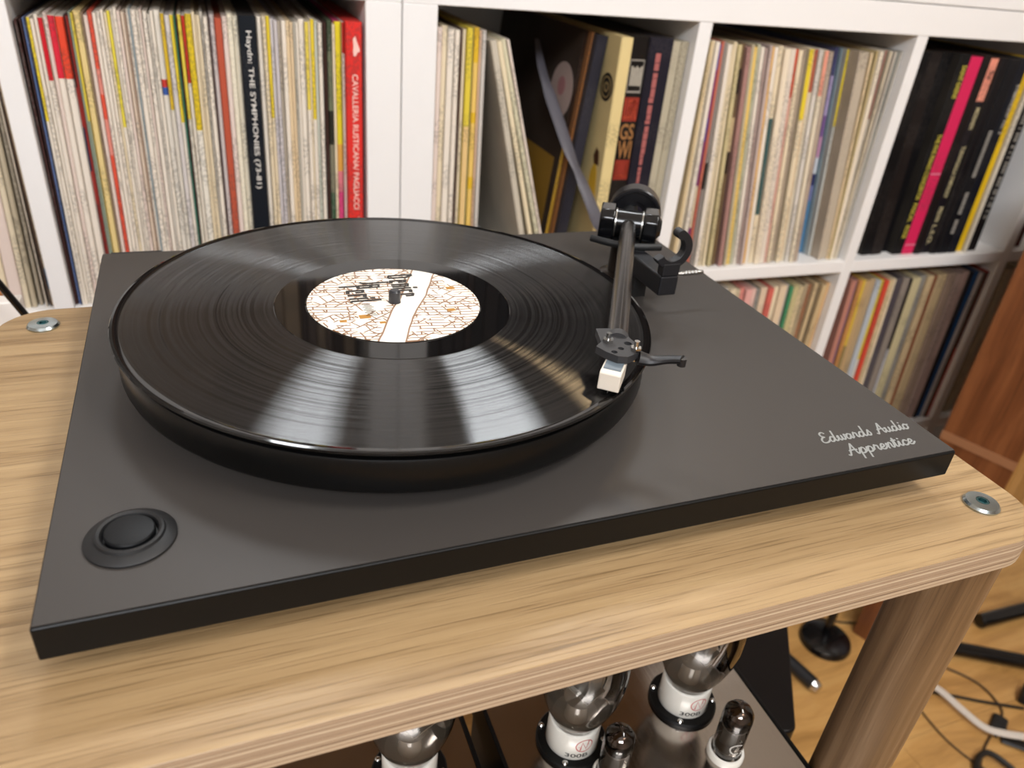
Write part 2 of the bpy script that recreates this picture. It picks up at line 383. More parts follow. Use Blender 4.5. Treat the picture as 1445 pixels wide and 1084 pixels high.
# ------------------------------------------------------------------ the room
X0, X1, Y0, Y1 = -1.9, 2.9, -2.2, 1.10
def slab(name, *a, mat=M_wall):
    bm = NB(); box(bm, *a); return struct(fin(name, bm, mat, smooth=False))
floor = slab('floor', X0-.1, X1+.1, Y0-.1, Y1+.1, FL-.06, FL-.012, mat=plain('subfloor', '4a3218', .8))
pw = .165; k = 0; y = Y0
while y < Y1-.001:
    y1 = min(y+pw, Y1); xs = [X0, X0+1.1+.5*(k % 3), X0+2.6+.4*((k*2) % 3), X1]
    for a, b in zip(xs, xs[1:]):
        bm = NB(); box(bm, a+.0004, b-.0004, y+.0004, y1-.0004, FL-.012, FL)
        o = fin('plank', bm, M_floorw, floor, smooth=False)
    y = y1; k += 1
slab('ceiling', X0-.1, X1+.1, Y0-.1, Y1+.1, CEIL, CEIL+.1, mat=M_ceil)
slab('wall_back', X0-.1, X1+.1, Y1, Y1+.1, FL, CEIL)
slab('wall_front', X0-.1, X1+.1, Y0-.1, Y0, FL, CEIL)
slab('wall_left', X0-.1, X0, Y0, Y1, FL, CEIL)
slab('wall_right', X1, X1+.1, Y0, Y1, FL, CEIL)
bm = NB(); box(bm, X0, X1, Y1-.015, Y1, FL, FL+.08); struct(fin('baseboard_back', bm, M_white, smooth=False))

# ------------------------------------------------------------------ shelving
YAW, OX, OY, OZ = -.01828, .2954, .6685, .1506
TO, CE, TI = .0398, .335, .0195
E1 = Vector((math.cos(YAW), math.sin(YAW), 0)); E2 = Vector((-math.sin(YAW), math.cos(YAW), 0))
def SH(u, d, v): return Vector((OX, OY, OZ)) + E1*u + E2*d + Vector((0, 0, v))
MSH = Matrix.Translation((OX, OY, OZ)) @ Matrix.Rotation(YAW, 4, 'Z')
DEP = .39
def board(name, root, u0, u1, v0, v1, d0=0, d1=DEP):
    bm = NB(); box(bm, u0, u1, d0, d1, v0, v1, MSH); fin(name, bm, M_white, root, smooth=False, bevel=.0008, bseg=1)
def unit(label, s, rows, vtop, seam):
    """s = +1 grows to the right of the seam, -1 to the left; vtop = height of the top opening edge"""
    wd = TO*2+4*CE+3*TI
    vb = vtop-rows*CE-(rows-1)*TI
    root = thing('shelving_unit', label, 'shelf', SH(s*wd/2, DEP/2, vb-TO))
    def b(name, a, e, v0, v1, **k):
        u0, u1 = (a, e) if s > 0 else (-e, -a)
        board(name, root, u0, u1, v0, v1, **k)
    g = .0006
    b('side_panel', g, TO, vb, vtop); b('side_panel', wd-TO, wd-g, vb, vtop)
    b('top_board', g, wd-g, vtop, vtop+TO-g); b('bottom_board', g, wd-g, vb-TO+g, vb)
    for i in range(3): b('divider', TO+CE+i*(CE+TI), TO+CE+i*(CE+TI)+TI, vb, vtop, d0=.0006)
    for r in range(rows-1):
        for i in range(4):
            b('shelf_board', TO+i*(CE+TI), TO+CE+i*(CE+TI), vtop-CE-r*(CE+TI)-TI, vtop-CE-r*(CE+TI), d0=.0006)
unit('white melamine shelving unit of open cubbies behind the tonearm, full of record sleeves', 1, 3, 0, 0)
unit('white melamine shelving unit of open cubbies on the left, beside the red boxed set', -1, 3, 0, 0)
UV = TO*2+CE
unit('upper white shelving unit stacked above the tonearm side of the record wall', 1, 1, UV, 0)
unit('upper white shelving unit stacked above the left half of the record wall', -1, 1, UV, 0)

# ------------------------------------------------------------------ record sleeves
CELLS = {
 'left': [
  (-372.5, 2.1, 0.004, "4a2f2c", "plum", "", 12, 313),
  (-369.5, 1.6, 0.0108, "44302f", "plum dark", "", 12, 313),
  (-367.3, 1.6, 0.0141, "6f86b8", "blue", "", 12, 313),
  (-365.4, 1.6, 0.0155, "2c3850", "dark blue edged", "", 12, 313),
  (-363.0, 2.6, 0.0162, "e6dccd", "yellow-topped white", "0-0.32-e2c93a", 12, 313),
  (-360.0, 2.9, 0.0167, "e6dccd", "white", "", 12, 313),
  (-356.8, 3.1, 0.0169, "e6dccd", "white", "", 12, 313),
  (-353.0, 4.2, 0.0169, "e6dccd", "crimson-topped white", "0-0.19-c8202c", 12, 313),
  (-348.9, 3.6, 0.0169, "dfcdc2", "pinkish white", "", 12, 313),
  (-344.1, 5.6, 0.0167, "e6dccd", "wide crimson-topped white", "0-0.19-d42a3c", 12, 313),
  (-337.2, 7.7, 0.0162, "e6dccd", "orange-topped white", "0-0.19-e04a30", 12, 313),
  (-331.9, 2.3, 0.0161, "3a2222", "dark red and navy patterned", "0-.22-3a1a1a;.22-.35-a03028;.35-.5-2a2a48;.5-.62-b04038;.62-1-7c2a26", 12, 313),
  (-329.6, 2.1, 0.016, "8a2a24", "dark red", "", 12, 313),
  (-327.4, 1.8, 0.016, "8d9a8c", "grey-green", "", 12, 313),
  (-325.3, 2.0, 0.0159, "d8c44a", "olive yellow-topped", ".33-1-8f9a86", 12, 313),
  (-320.9, 6.4, 0.0159, "e0c88a", "cream-yellow boxed", "", 12, 313),
  (-316.3, 2.4, 0.0157, "8a7560", "brown-grey", "", 12, 313),
  (-313.1, 3.4, 0.0154, "dfcdc2", "pinkish white", "", 12, 313),
  (-309.4, 3.6, 0.0152, "d9543e", "red-spined", ".17-.25-dc8a7c;.33-.45-dc8a7c", 12, 313),
  (-305.7, 3.3, 0.0151, "e6dccd", "white", "", 12, 313),
  (-301.9, 3.8, 0.015, "e6dccd", "white", "", 12, 313),
  (-298.4, 2.5, 0.015, "e6dccd", "cream", "", 12, 313),
  (-295.8, 2.4, 0.0149, "e3d3b4", "cream", "", 12, 313),
  (-292.9, 2.9, 0.0149, "e6dccd", "yellow-topped white", "0-0.36-e0cf48", 12, 313),
  (-289.9, 2.7, 0.0148, "e6dccd", "white", "", 12, 313),
  (-286.8, 3.0, 0.0141, "e6dccd", "white", "", 12, 313),
  (-283.7, 2.7, 0.0141, "dfcdc2", "pinkish", "", 12, 313),
  (-280.4, 3.5, 0.014, "e0cdb8", "cream", "", 12, 313),
  (-277.7, 1.6, 0.014, "a58c78", "thin brown", "", 12, 313),
  (-275.8, 1.8, 0.014, "e6dccd", "white", "", 12, 313),
  (-273.8, 1.8, 0.014, "93a0a4", "blue-grey", "", 12, 313),
  (-270.3, 4.7, 0.014, "e6dccd", "white", "", 12, 313),
  (-266.4, 2.6, 0.014, "e6dccd", "white", "", 12, 313),
  (-263.9, 1.9, 0.0139, "dfcdc2", "pinkish white", "", 12, 313),
  (-260.3, 4.8, 0.0132, "e6dccd", "white", "", 12, 313),
  (-256.5, 2.2, 0.013, "c9c2b6", "grey", "", 12, 313),
  (-253.7, 3.0, 0.013, "e6dccd", "white", "", 12, 313),
  (-249.1, 5.7, 0.013, "ddd6c9", "white with red and blue stamp", ".21-.235-c03a30;.235-.26-3a5aa0", 12, 313),
  (-244.2, 3.6, 0.0129, "d6cfc2", "ochre-topped white", "0-0.3-cfae30", 12, 313),
  (-239.7, 4.9, 0.0128, "cfc8c4", "lilac grey", "", 12, 313),
  (-235.3, 3.5, 0.0125, "e6dccd", "yellow-topped white", "0-0.34-e2c93a", 12, 313),
  (-232.6, 1.6, 0.0124, "2d6a58", "thin dark green", "", 12, 313),
  (-230.8, 1.6, 0.0123, "5a2420", "thin dark red", "", 12, 313),
  (-228.2, 3.2, 0.0122, "d8d0c0", "yellow-topped grey", "0-0.33-dfc84c", 12, 313),
  (-224.6, 3.5, 0.0119, "e6dccd", "red-topped white", "0-0.21-c23a2a", 12, 313),
  (-219.6, 6.1, 0.0119, "e0dacc", "mustard-topped white", "0-0.37-d8bc28", 12, 313),
  (-214.8, 3.1, 0.0118, "e3d3b4", "cream", "", 12, 313),
  (-212.3, 1.6, 0.0117, "e3d3b4", "cream", "", 12, 313),
  (-210.0, 2.7, 0.0117, "e3d3b4", "cream", "", 12, 313),
  (-207.1, 2.6, 0.0115, "c9c2b6", "grey", "", 12, 313),
  (-203.4, 4.2, 0.0112, "e6dccd", "white", "", 12, 313),
  (-200.3, 1.6, 0.0111, "4a3430", "thin dark brown", "", 12, 313),
  (-197.0, 4.4, 0.0111, "c8bdb9", "lilac white", "", 12, 313),
  (-191.1, 7.0, 0.0109, "b4533c", "brick red", "", 12, 313),
  (-184.8, 5.1, 0.0108, "dfcdc2", "pinkish white", "", 12, 313),
  (-179.4, 5.3, 0.0102, "e8dfc8", "cream white", "", 12, 313),
  (-174.0, 4.9, 0.01, "e8dfc8", "cream white", "", 12, 313),
  (-162.6, 17.5, 0.01, "0f151d", "navy boxed", "", 6, 313),
  (-150.6, 5.2, 0.009, "e6dccd", "white", "", 12, 313),
  (-145.8, 3.8, 0.009, "e3d3b4", "cream", "", 12, 313),
  (-141.7, 3.8, 0.009, "e3d3b4", "yellow-topped cream", "0-0.33-e2c93a", 12, 313),
  (-137.8, 3.4, 0.0089, "cac4c6", "lilac grey", "", 12, 313),
  (-134.0, 3.7, 0.0089, "cac4c6", "lilac grey", "", 12, 313),
  (-130.3, 3.4, 0.0087, "b3a796", "grey-brown", "", 12, 313),
  (-126.0, 4.6, 0.0083, "e6dccd", "white", "", 12, 313),
  (-121.8, 3.4, 0.0081, "e0c9a4", "peach cream", "", 12, 313),
  (-118.3, 3.2, 0.0081, "dcc4a0", "tan cream", "", 12, 313),
  (-115.1, 2.6, 0.008, "b0ab9e", "grey", "", 12, 313),
  (-112.1, 2.9, 0.0079, "e6dccd", "white", "", 12, 313),
  (-107.4, 6.2, 0.0079, "e6dccd", "white", "", 12, 313),
  (-102.2, 3.8, 0.0076, "e6dccd", "yellow-topped white", "0-0.29-e2cc58", 12, 313),
  (-99.2, 1.6, 0.0073, "e3d3b4", "thin cream", "", 12, 313),
  (-96.3, 3.7, 0.0072, "e6dccd", "yellow-topped white", "0-0.33-e2c93a", 12, 313),
  (-92.3, 3.9, 0.007, "cfd2c4", "greenish white", "", 12, 313),
  (-87.8, 4.6, 0.007, "e6dccd", "white", "", 12, 313),
  (-83.2, 4.0, 0.0069, "38241f", "dark brown", "", 12, 313),
  (-78.3, 5.4, 0.0069, "34402f", "dark green patterned", "0-.1-3a4632;.1-.3-6a7058;.3-.42-2a2a22;.42-.6-7c7864;.6-1-35523a", 12, 313),
  (-73.8, 3.0, 0.0061, "e3d3b4", "cream", "", 12, 313),
  (-68.6, 7.0, 0.006, "d8487e", "yellow and magenta", "0-.42-e3cf30;.42-.52-dca24a;.52-.6-dc7c86", 12, 313),
  (-63.5, 2.7, 0.006, "dfcdc2", "pinkish white", "0-0.1-b52a26", 12, 313),
  (-53.0, 18.0, 0.0061, "d8322c", "red boxed", "", 4, 313),
 ],
 'middle': [
  (44.9, 6.4, 0.003, "dfcdc2", "pinkish white", "", 12, 313),
  (52.3, 7.1, 0.001, "e3d3b4", "cream", "", 12, 313),
  (60.3, 7.8, -0.001, "e6dccd", "white", "", 12, 313),
  (67.6, 5.5, -0.0031, "e6dccd", "white", "", 12, 313),
  (72.7, 3.8, -0.0049, "4a352c", "dark brown", "", 12, 313),
  (76.9, 3.7, -0.006, "e3d3b4", "cream", "", 12, 313),
  (82.8, 7.0, -0.0081, "dcc644", "yellow", ".35-1-e0bf84", 12, 313),
  (88.0, 2.3, -0.0101, "8d8a58", "thin olive", "", 12, 313),
  (92.7, 6.2, -0.0117, "e3c069", "ochre and cream", "0-.12-dcb430;.3-.34-dcb430;.55-.6-dcb430;.75-.9-dcb430", 12, 313),
  (97.7, 2.6, -0.0145, "d7b79d", "peach", "", 12, 313),
  (102.2, 4.8, -0.018, "c9c3bc", "grey white", "", 12, 313),
  (144.5, 8.0, -0.2462, "c3baa9", "grey cream leaning", "", 12, 313),
  (155.2, 6.0, -0.2683, "e2d3b2", "cream leaning", "", 12, 313),
  (164.0, 5.8, -0.2861, "cfc9ac", "greenish cream leaning", "", 12, 313),
  (169.3, 3.5, -0.2834, "e0d2c6", "pinkish white leaning", "", 12, 313),
  (232.2, 4.8, 0.0913, "26170e", "brown and gold", ".45-1-b08a30", 50, 313),
  (236.3, 2.9, 0.0915, "8a5a30", "tan brown", "", 40, 313),
  (245.7, 15.3, 0.0915, "2c2b33", "dark slate", "", 30, 313),
  (274.6, 16.3, 0.0091, "d9c48c", "beige boxed", "", -4, 313),
  (304.0, 23.6, -0.0014, "15110f", "black boxed with colour blocks", "", 14, 313),
  (332.9, 33.6, -0.0019, "1d1b26", "midnight blue boxed", "", 12, 313),
  (355.9, 12.1, -0.0014, "b4ab95", "grey linen", "", 14, 313),
  (368.2, 11.8, -0.0, "aba28c", "grey linen", "", 14, 313),
 ],
 'second': [
  (409.6, 4.5, -0.0244, "d3bd94", "tan", "", 12, 313),
  (415.6, 4.2, -0.0332, "e3d3b4", "cream", "", 12, 313),
  (422.5, 6.0, -0.0439, "e6dccd", "white", "", 12, 313),
  (428.7, 3.2, -0.0528, "8a3a70", "purple", "0-.1-7a6aa0;.3-.4-6a4a90;.6-.8-e0d0b0", 12, 313),
  (433.0, 3.3, -0.0579, "c8705c", "coral", "", 12, 313),
  (438.4, 5.1, -0.0641, "8c837c", "dark grey patterned", ".5-.62-2c2622", 12, 313),
  (445.4, 5.9, -0.0729, "e6dccd", "white", "", 12, 313),
  (451.7, 4.1, -0.08, "e3d3b4", "cream", "", 12, 313),
  (457.5, 4.8, -0.0872, "dfcfae", "cream", "", 12, 313),
  (464.4, 5.9, -0.0959, "c6b88c", "olive tan", "", 12, 313),
  (472.2, 6.4, -0.1049, "6f5a40", "dark brown patterned", ".1-.2-2a2018;.3-.45-c0a880;.45-.55-3a2c20", 12, 313),
  (480.3, 6.3, -0.1149, "a88078", "mauve", "", 12, 313),
  (487.3, 4.7, -0.1227, "b5a990", "grey", "", 12, 313),
  (494.2, 7.4, -0.127, "e2c06a", "gold", "", 12, 313),
  (500.7, 4.8, -0.128, "b4b49c", "grey-green", "", 12, 313),
  (506.2, 5.4, -0.128, "e6dccd", "white", "", 12, 313),
  (511.3, 4.0, -0.128, "b09a92", "mauve", "", 12, 313),
  (516.1, 4.8, -0.128, "bcaaa4", "mauve grey", "", 12, 313),
  (522.1, 6.4, -0.129, "d6a864", "tan gold", "", 12, 313),
  (529.2, 6.8, -0.129, "e6dccd", "white", "", 12, 313),
  (536.4, 6.8, -0.13, "e3d3b4", "cream", ".3-.75-405a58", 12, 313),
  (544.6, 8.8, -0.13, "e8d9c0", "white", "", 12, 313),
  (553.9, 9.0, -0.131, "ddd0c0", "white", "", 12, 313),
  (561.5, 5.4, -0.131, "c4543c", "red", ".2-1-d0a090", 12, 313),
  (567.7, 6.2, -0.132, "e3d3b4", "cream", "", 12, 313),
  (575.3, 8.4, -0.132, "a39380", "taupe", "", 12, 313),
  (585.8, 7.2, -0.133, "e3d3b4", "yellow-topped cream", "0-0.3-e2c93a", 12, 313),
  (591.5, 3.4, -0.133, "d8b88a", "peach tan", "", 12, 313),
  (596.2, 5.2, -0.133, "d8ccb4", "brick-topped", "0-0.18-a85a44", 12, 313),
  (602.4, 6.4, -0.134, "d5cfc6", "grey white", "", 12, 313),
  (609.1, 6.2, -0.134, "e0d4bc", "salmon-topped", "0-0.19-e39a84", 12, 313),
  (617.0, 7.4, -0.134, "ad9c8c", "taupe", "", 12, 318),
  (623.4, 4.0, -0.135, "9a8a7c", "dark taupe", "", 12, 313),
  (655.3, 5.3, -0.1263, "7078a8", "lilac and blue", "0-.12-4a4a70;.12-.3-a89ac0;.3-.4-7a5a90;.4-.5-c090b0;.5-.58-d0d8e0;.58-.64-2a3060;.72-1-4c80a8", 45, 313),
  (659.0, 1.6, -0.1261, "90a8b4", "steel blue", "", 40, 313),
  (661.9, 3.6, -0.1251, "c8cac4", "yellow-topped grey", "0-0.34-dcc636", 30, 313),
  (665.0, 1.6, -0.1228, "a3927e", "taupe", "", 30, 313),
  (667.0, 1.6, -0.1211, "c8b8a4", "pale taupe", "", 12, 313),
  (676.2, 15.5, -0.1183, "b8ab98", "wide grey", "", 12, 313),
  (687.0, 3.2, -0.1102, "e4cda6", "cream edged", "", 12, 313),
  (692.1, 2.3, -0.0969, "d0bd8c", "olive tan", "", 12, 313),
  (699.0, 6.1, -0.0806, "e9dcc6", "white", "", 12, 313),
  (705.2, 1.6, -0.0662, "e6dccd", "thin red lined white", "0-.3-a05048", 12, 313),
  (710.6, 3.7, -0.0495, "cabda4", "taupe cream", "", 12, 313),
  (716.7, 1.6, -0.0284, "e6dccd", "white", "", 12, 313),
  (720.7, 1.6, -0.0137, "a0a29a", "grey-green", "", 12, 313),
  (723.1, 1.6, -0.009, "bcb4a8", "grey", "", 12, 313),
  (727.0, 3.2, -0.0005, "b4b0a8", "grey", "", 12, 313),
 ],
 'far': [
  (781.0, 20.4, -0.0579, "0c0b0d", "black boxed", "", 20, 313),
  (803.0, 21.5, -0.0521, "1c1716", "brown-black boxed", "", 20, 313),
  (830.6, 18.7, -0.0123, "0b0b0e", "black boxed", "", 30, 313),
  (850.9, 20.2, -0.0082, "141414", "black yellow-lettered", "", 16, 313),
  (873.0, 23.2, -0.0065, "d22758", "magenta", "", 12, 313),
  (892.4, 14.0, -0.008, "1a1414", "black", "", 12, 313),
  (909.0, 16.8, -0.01, "19151a", "salmon-topped black", "0-0.2-e6937c", 12, 313),
  (925.7, 14.2, -0.012, "131114", "black", "", 12, 313),
  (945.9, 21.6, -0.015, "121216", "black white-lettered", "", 12, 313),
  (967.1, 16.4, -0.018, "14161e", "navy black", "", 12, 313),
  (984.9, 16.6, -0.021, "e0b81e", "yellow", "", 12, 313),
  (998.0, 7.4, -0.022, "cfc6b4", "thin pale grey", "", 12, 313),
  (1014.2, 20.6, -0.025, "161314", "black end", "", 12, 313),
 ],
 'lowsecond': [
  (529.7, 10.4, -0.04, "c9c2b6", "grey", "", 12, 313),
  (541.2, 12.0, -0.04, "e3d3b4", "cream", "", 12, 313),
  (551.8, 8.4, -0.04, "c9b99a", "tan", "", 12, 313),
  (561.5, 8.6, -0.04, "d98a80", "salmon red", "", 12, 313),
  (571.8, 11.2, -0.04, "e0a8a0", "pink", "", 12, 313),
  (582.3, 9.0, -0.04, "dcb8ac", "pale pink", "", 12, 313),
  (589.2, 3.2, -0.04, "b0aca4", "thin grey", "", 12, 313),
  (593.3, 4.4, -0.04, "28403a", "thin dark green", "", 12, 313),
  (602.1, 12.4, -0.04, "d8c2a8", "cream", "", 12, 313),
  (613.9, 10.6, -0.04, "d0685c", "red streaked cream", ".4-1-d8b8a0", 12, 313),
  (625.2, 10.4, -0.04, "e3d3b4", "cream", "", 12, 313),
  (637.2, 13.0, -0.04, "ddc8aa", "cream", "", 12, 313),
  (647.6, 6.6, -0.0391, "a89c98", "mauve grey", "", 12, 313),
  (654.0, 5.2, -0.0375, "4a9468", "green", "", 12, 313),
  (662.2, 9.9, -0.0342, "c2b688", "olive cream", "", 12, 313),
  (672.6, 9.1, -0.0295, "d2bf98", "cream", "", 12, 313),
  (681.8, 7.3, -0.0241, "a8987c", "taupe", "", 12, 313),
  (690.7, 8.2, -0.0184, "9c6e50", "brown", "", 12, 313),
  (698.9, 6.0, -0.0124, "cdb68e", "cream", "", 12, 313),
  (706.4, 7.0, -0.0069, "776850", "dark taupe", "", 12, 313),
  (714.9, 8.6, -0.0033, "c7ae84", "cream tan", "", 12, 313),
  (724.3, 8.8, -0.0001, "cca678", "tan", "", 12, 313),
 ],
 'lowfar': [
  (780.7, 10.0, -0.041, "b88070", "terracotta mauve", "", 12, 313),
  (790.1, 5.6, -0.05, "6a5478", "thin purple", "", 12, 313),
  (796.8, 7.0, -0.05, "c08850", "ochre", "", 12, 313),
  (804.2, 7.0, -0.05, "cfae48", "mustard", ".4-1-8c7a50", 12, 313),
  (814.4, 12.4, -0.05, "b89c74", "tan", "", 12, 313),
  (826.1, 10.2, -0.05, "b09a78", "tan", "", 12, 313),
  (837.3, 10.6, -0.05, "b4bcc4", "light blue grey", "", 12, 313),
  (846.8, 6.8, -0.05, "d4c04c", "yellow", ".5-1-d0ccc0", 12, 313),
  (855.3, 8.4, -0.05, "d24c3a", "red", "", 12, 313),
  (864.9, 9.2, -0.05, "cfb890", "cream", "", 12, 313),
  (873.4, 6.2, -0.05, "e3d3b4", "cream", "", 12, 313),
  (885.5, 16.4, -0.05, "4c464c", "slate", "", 12, 313),
  (901.2, 13.4, -0.05, "8c8278", "grey", "", 12, 313),
  (910.9, 5.2, -0.05, "241e1e", "thin black", ".45-1-b0b0b4", 12, 313),
  (923.5, 16.8, -0.05, "c4b890", "cream", "", 12, 313),
  (939.9, 14.6, -0.05, "8c8880", "grey", "", 12, 313),
  (954.5, 13.0, -0.05, "cbb48c", "speckled cream", "", 12, 313),
  (968.0, 12.2, -0.05, "8a4a2e", "brown", "", 12, 313),
  (984.9, 20.4, -0.0482, "c0a880", "tan", "", 12, 313),
  (1004.9, 18.2, -0.0449, "9a8472", "taupe", "", 12, 313),
  (1022.2, 13.3, -0.0361, "a48c80", "pinkish taupe", "", 12, 313),
  (1036.8, 12.6, -0.0265, "b09488", "pinkish taupe", "", 12, 313),
  (1048.1, 6.8, -0.0174, "18151a", "black", "", 12, 313),
  (1058.5, 11.3, -0.0092, "234e7c", "blue", "", 12, 313),
  (1069.3, 8.3, -0.0036, "bdb4ae", "white", "", 12, 313),
  (1076.2, 4.6, -0.0019, "4c3830", "dark patterned", "", 12, 313),
  (1081.1, 4.2, -0.0001, "c04438", "red", "0-.5-6a2c28", 12, 313),
 ],
 'edge': [
  (-485.7, 16.6, 0.03, "e3d3b4", "cream", "", 12, 313),
  (-469.8, 14.2, 0.03, "e6dccd", "white", "", 12, 313),
  (-453.9, 16.6, 0.03, "c9c2b6", "grey", "", 12, 313),
  (-438.9, 12.4, 0.03, "e3d3b4", "cream", "", 12, 313),
  (-426.1, 12.1, 0.03, "dfcdc2", "pinkish", "", 12, 313),
  (-416.9, 5.5, 0.0286, "d8cbb0", "cream", "", 12, 313),
  (-411.1, 5.0, 0.0264, "b4a890", "tan grey", "", 12, 313),
  (-405.8, 3.8, 0.0214, "aca08c", "grey", "", 12, 313),
  (-401.3, 1.6, 0.0105, "cbbfae", "pale grey", "", 12, 313),
  (-398.4, 1.6, 0.0028, "5a463a", "thin dark brown", "", 12, 313),
  (-396.0, 2.1, 0.0003, "b8a68c", "tan", ".85-.93-3a6a8a", 12, 313),
 ],
}

MESHC = {}
def sleeve_mesh(w, bands, h=.313):
    key = (round(w, 4), bands, h)
    if key in MESHC: return MESHC[key]
    bm = NB(); a = w/2; c = min(.3*w, .0012); d = .313
    prism(bm, [(-a+c, 0), (a-c, 0), (a, c*1.2), (a, d), (-a, d), (-a, c*1.2)], 0, h)
    bmesh.ops.recalc_face_normals(bm, faces=bm.faces[:])
    me = bpy.data.meshes.new('record_sleeve'); bm.to_mesh(me); bm.free(); me.materials.append(spine_mat(bands))
    MESHC[key] = me; return me
ORD = ['next', 'second', 'third', 'fourth', 'fifth', 'sixth', 'seventh', 'eighth', 'ninth', 'tenth', 'eleventh', 'twelfth', 'thirteenth', 'fourteenth', 'fifteenth']
PLACE = {'left': 'left cubby', 'middle': 'cubby behind the tonearm', 'second': 'cubby right of tonearm', 'far': 'far right cubby',
         'lowsecond': 'lower middle cubby', 'lowfar': 'lower right cubby', 'edge': 'leftmost cubby'}
GROUP = {k: 'record sleeves in the '+v for k, v in PLACE.items()}
FIRSTNAME = {'left': 'left divider', 'middle': 'double white post', 'second': 'divider', 'far': 'divider', 'lowsecond': 'divider', 'lowfar': 'divider', 'edge': 'frame edge'}
SPECIAL = {}
for cellname, items in CELLS.items():
    low = cellname.startswith('low'); vmid = -.532 if low else -.1775; vb = -(CE+TI+CE) if low else -CE
    names = [e[4] for e in items]; last = None; cnt = 0
    for i, (u, w, k, col, nm, bands, dd, h) in enumerate(items):
        w /= 1000; u /= 1000; dd = dd/1000
        if dd == .012: dd += random.uniform(-.003, .004)
        h = .313*(1 if 'boxed' in nm else random.uniform(.986, 1.002))
        if cellname == 'left': h *= 1-.036*max(0, min(1, (-.285-u)/.09))
        o = bpy.data.objects.new('boxed_set' if 'boxed' in nm else 'record_sleeve', sleeve_mesh(w, bands)); C.objects.link(o)
        a = math.atan(k)
        o.location = SH(u+k*(vb-vmid), dd, vb+abs(math.sin(a))*w/2+.0004)
        o.rotation_euler = (0, a, YAW); o.scale = (1, 1, h/.313)
        o.color = lin(col)
        kind = 'record set' if 'boxed' in nm else 'record sleeve'
        if names.count(nm) == 1:
            lab = nm+' '+kind+', '+PLACE[cellname]; last = nm; cnt = 0
        else:
            cnt += 1
            ref = ('the '+last) if last else 'the '+FIRSTNAME[cellname]
            lab = '%s %s, %s right of %s, %s' % (nm, kind, ORD[cnt-1] if cnt <= 15 else 'last', ref, PLACE[cellname])
        if names.count(nm) == 1: cnt = 0
        elif False: pass
        words = lab.split()
        tag(o, ' '.join(words[:16]), 'record set' if 'boxed' in nm else 'record', GROUP[cellname])
        SPECIAL[(cellname, nm)] = (o, w)
def spine_text(cell, nm, s, f0, f1, hfrac, col, off=0.0, bold=.012, length=None):
    o, w = SPECIAL[(cell, nm)]
    z0 = .313*(1-f0); ln = .313*(f1-f0)
    bm = text_mesh(s, ln, w*hfrac, bold)
    M = Matrix(((0, 1, 0, -w*hfrac/2+off*w), (0, 0, -1, -.0003), (-1, 0, 0, z0), (0, 0, 0, 1)))
    bmesh.ops.transform(bm, matrix=M, verts=bm.verts[:])
    t = fin('lettering', bm, plain('type_'+col, col, .5), None, smooth=False, inv=False); t.parent = o
def on_spine(cell, nm, name, bm, col):
    o, w = SPECIAL[(cell, nm)]
    t = fin(name, bm, plain('type_'+col, col, .5), None, smooth=False); t.parent = o
spine_text('left', 'navy boxed', 'Haydn: THE SYMPHONIES (73-81)', .045, .575, .40, 'd8d4cc')
spine_text('left', 'red boxed', 'CAVALLERIA RUSTICANA/ PAGLIACCI', .17, .66, .36, 'f0c8bc', .05)
spine_text('left', 'red boxed', 'Teatro alla Scala', .69, .97, .34, 'f0c8bc', .05)
o, w = SPECIAL[('left', 'red boxed')]
bm = NB(); pts = [(-.002, .296), (.0005, .299), (.002, .294), (.0052, .286), (.0052, .2835), (.0028, .2825), (.0012, .279), (-.0012, .2785), (-.002, .283), (-.0015, .289)]
prism(bm, pts, 0, .0003, Matrix(((1, 0, 0, .001), (0, 0, -1, 0), (0, 1, 0, 0), (0, 0, 0, 1)))); on_spine('left', 'red boxed', 'emblem', bm, 'f0c8bc')
spine_text('far', 'black yellow-lettered', 'SAINT-SAENS', .05, .20, .42, 'cfc04a', .15)
spine_text('far', 'black yellow-lettered', 'THE FIVE PIANO CONCERTOS', .37, .70, .42, 'cfc04a', .1)
spine_text('far', 'black yellow-lettered', 'PASCAL', .72, .82, .42, 'cfc04a', .1)
spine_text('far', 'black yellow-lettered', 'ROGE', .84, .91, .42, 'cfc04a', .1)
spine_text('far', 'salmon-topped black', 'Sz', .055, .10, .55, '1a1414', .1)
spine_text('far', 'salmon-topped black', 'MESSIAEN', .23, .335, .5, 'cbbf94', .1)
spine_text('far', 'salmon-topped black', 'TURANGALILA SYMPHONY', .42, .69, .5, 'cbbf94', .1)
spine_text('far', 'salmon-topped black', 'PREVIN', .74, .82, .5, 'cbbf94', .1)
spine_text('far', 'salmon-topped black', 'L.S.O.', .84, .95, .5, 'cbbf94', .1)
spine_text('far', 'navy black', 'SYMPHONY No. 2', .12, .36, .36, 'b8b4ac', .2)
for f0, f1 in ((.34, .58), (.66, .78), (.81, .88)):                       # too blurred to read: rows of short marks
    o, w = SPECIAL[('far', 'black white-lettered')]; bm = NB(); z = .313*(1-f0)
    while z > .313*(1-f1):
        hh = random.uniform(.002, .0035); box(bm, .0*w, .36*w, -.0003, 0, z-hh, z); z -= hh+.0014
    on_spine('far', 'black white-lettered', 'printed_mark', bm, '9c9890')
bm = NB(); o, w = SPECIAL[('far', 'black end')]; z = .27
while z > .06:
    hh = random.uniform(.002, .005); box(bm, -.05*w, .3*w, -.0003, 0, z-hh, z); z -= hh+random.choice((.0014, .0014, .006))
on_spine('far', 'black end', 'printed_mark', bm, '8c8880')
# magenta: two thin pale rules
o, w = SPECIAL[('far', 'magenta')]
for f in (.56, .945):
    bm = NB(); box(bm, -w*.46, w*.46, -.0003, 0, .313*(1-f)-.0022, .313*(1-f)); on_spine('far', 'magenta', 'printed_rule', bm, 'd88098')
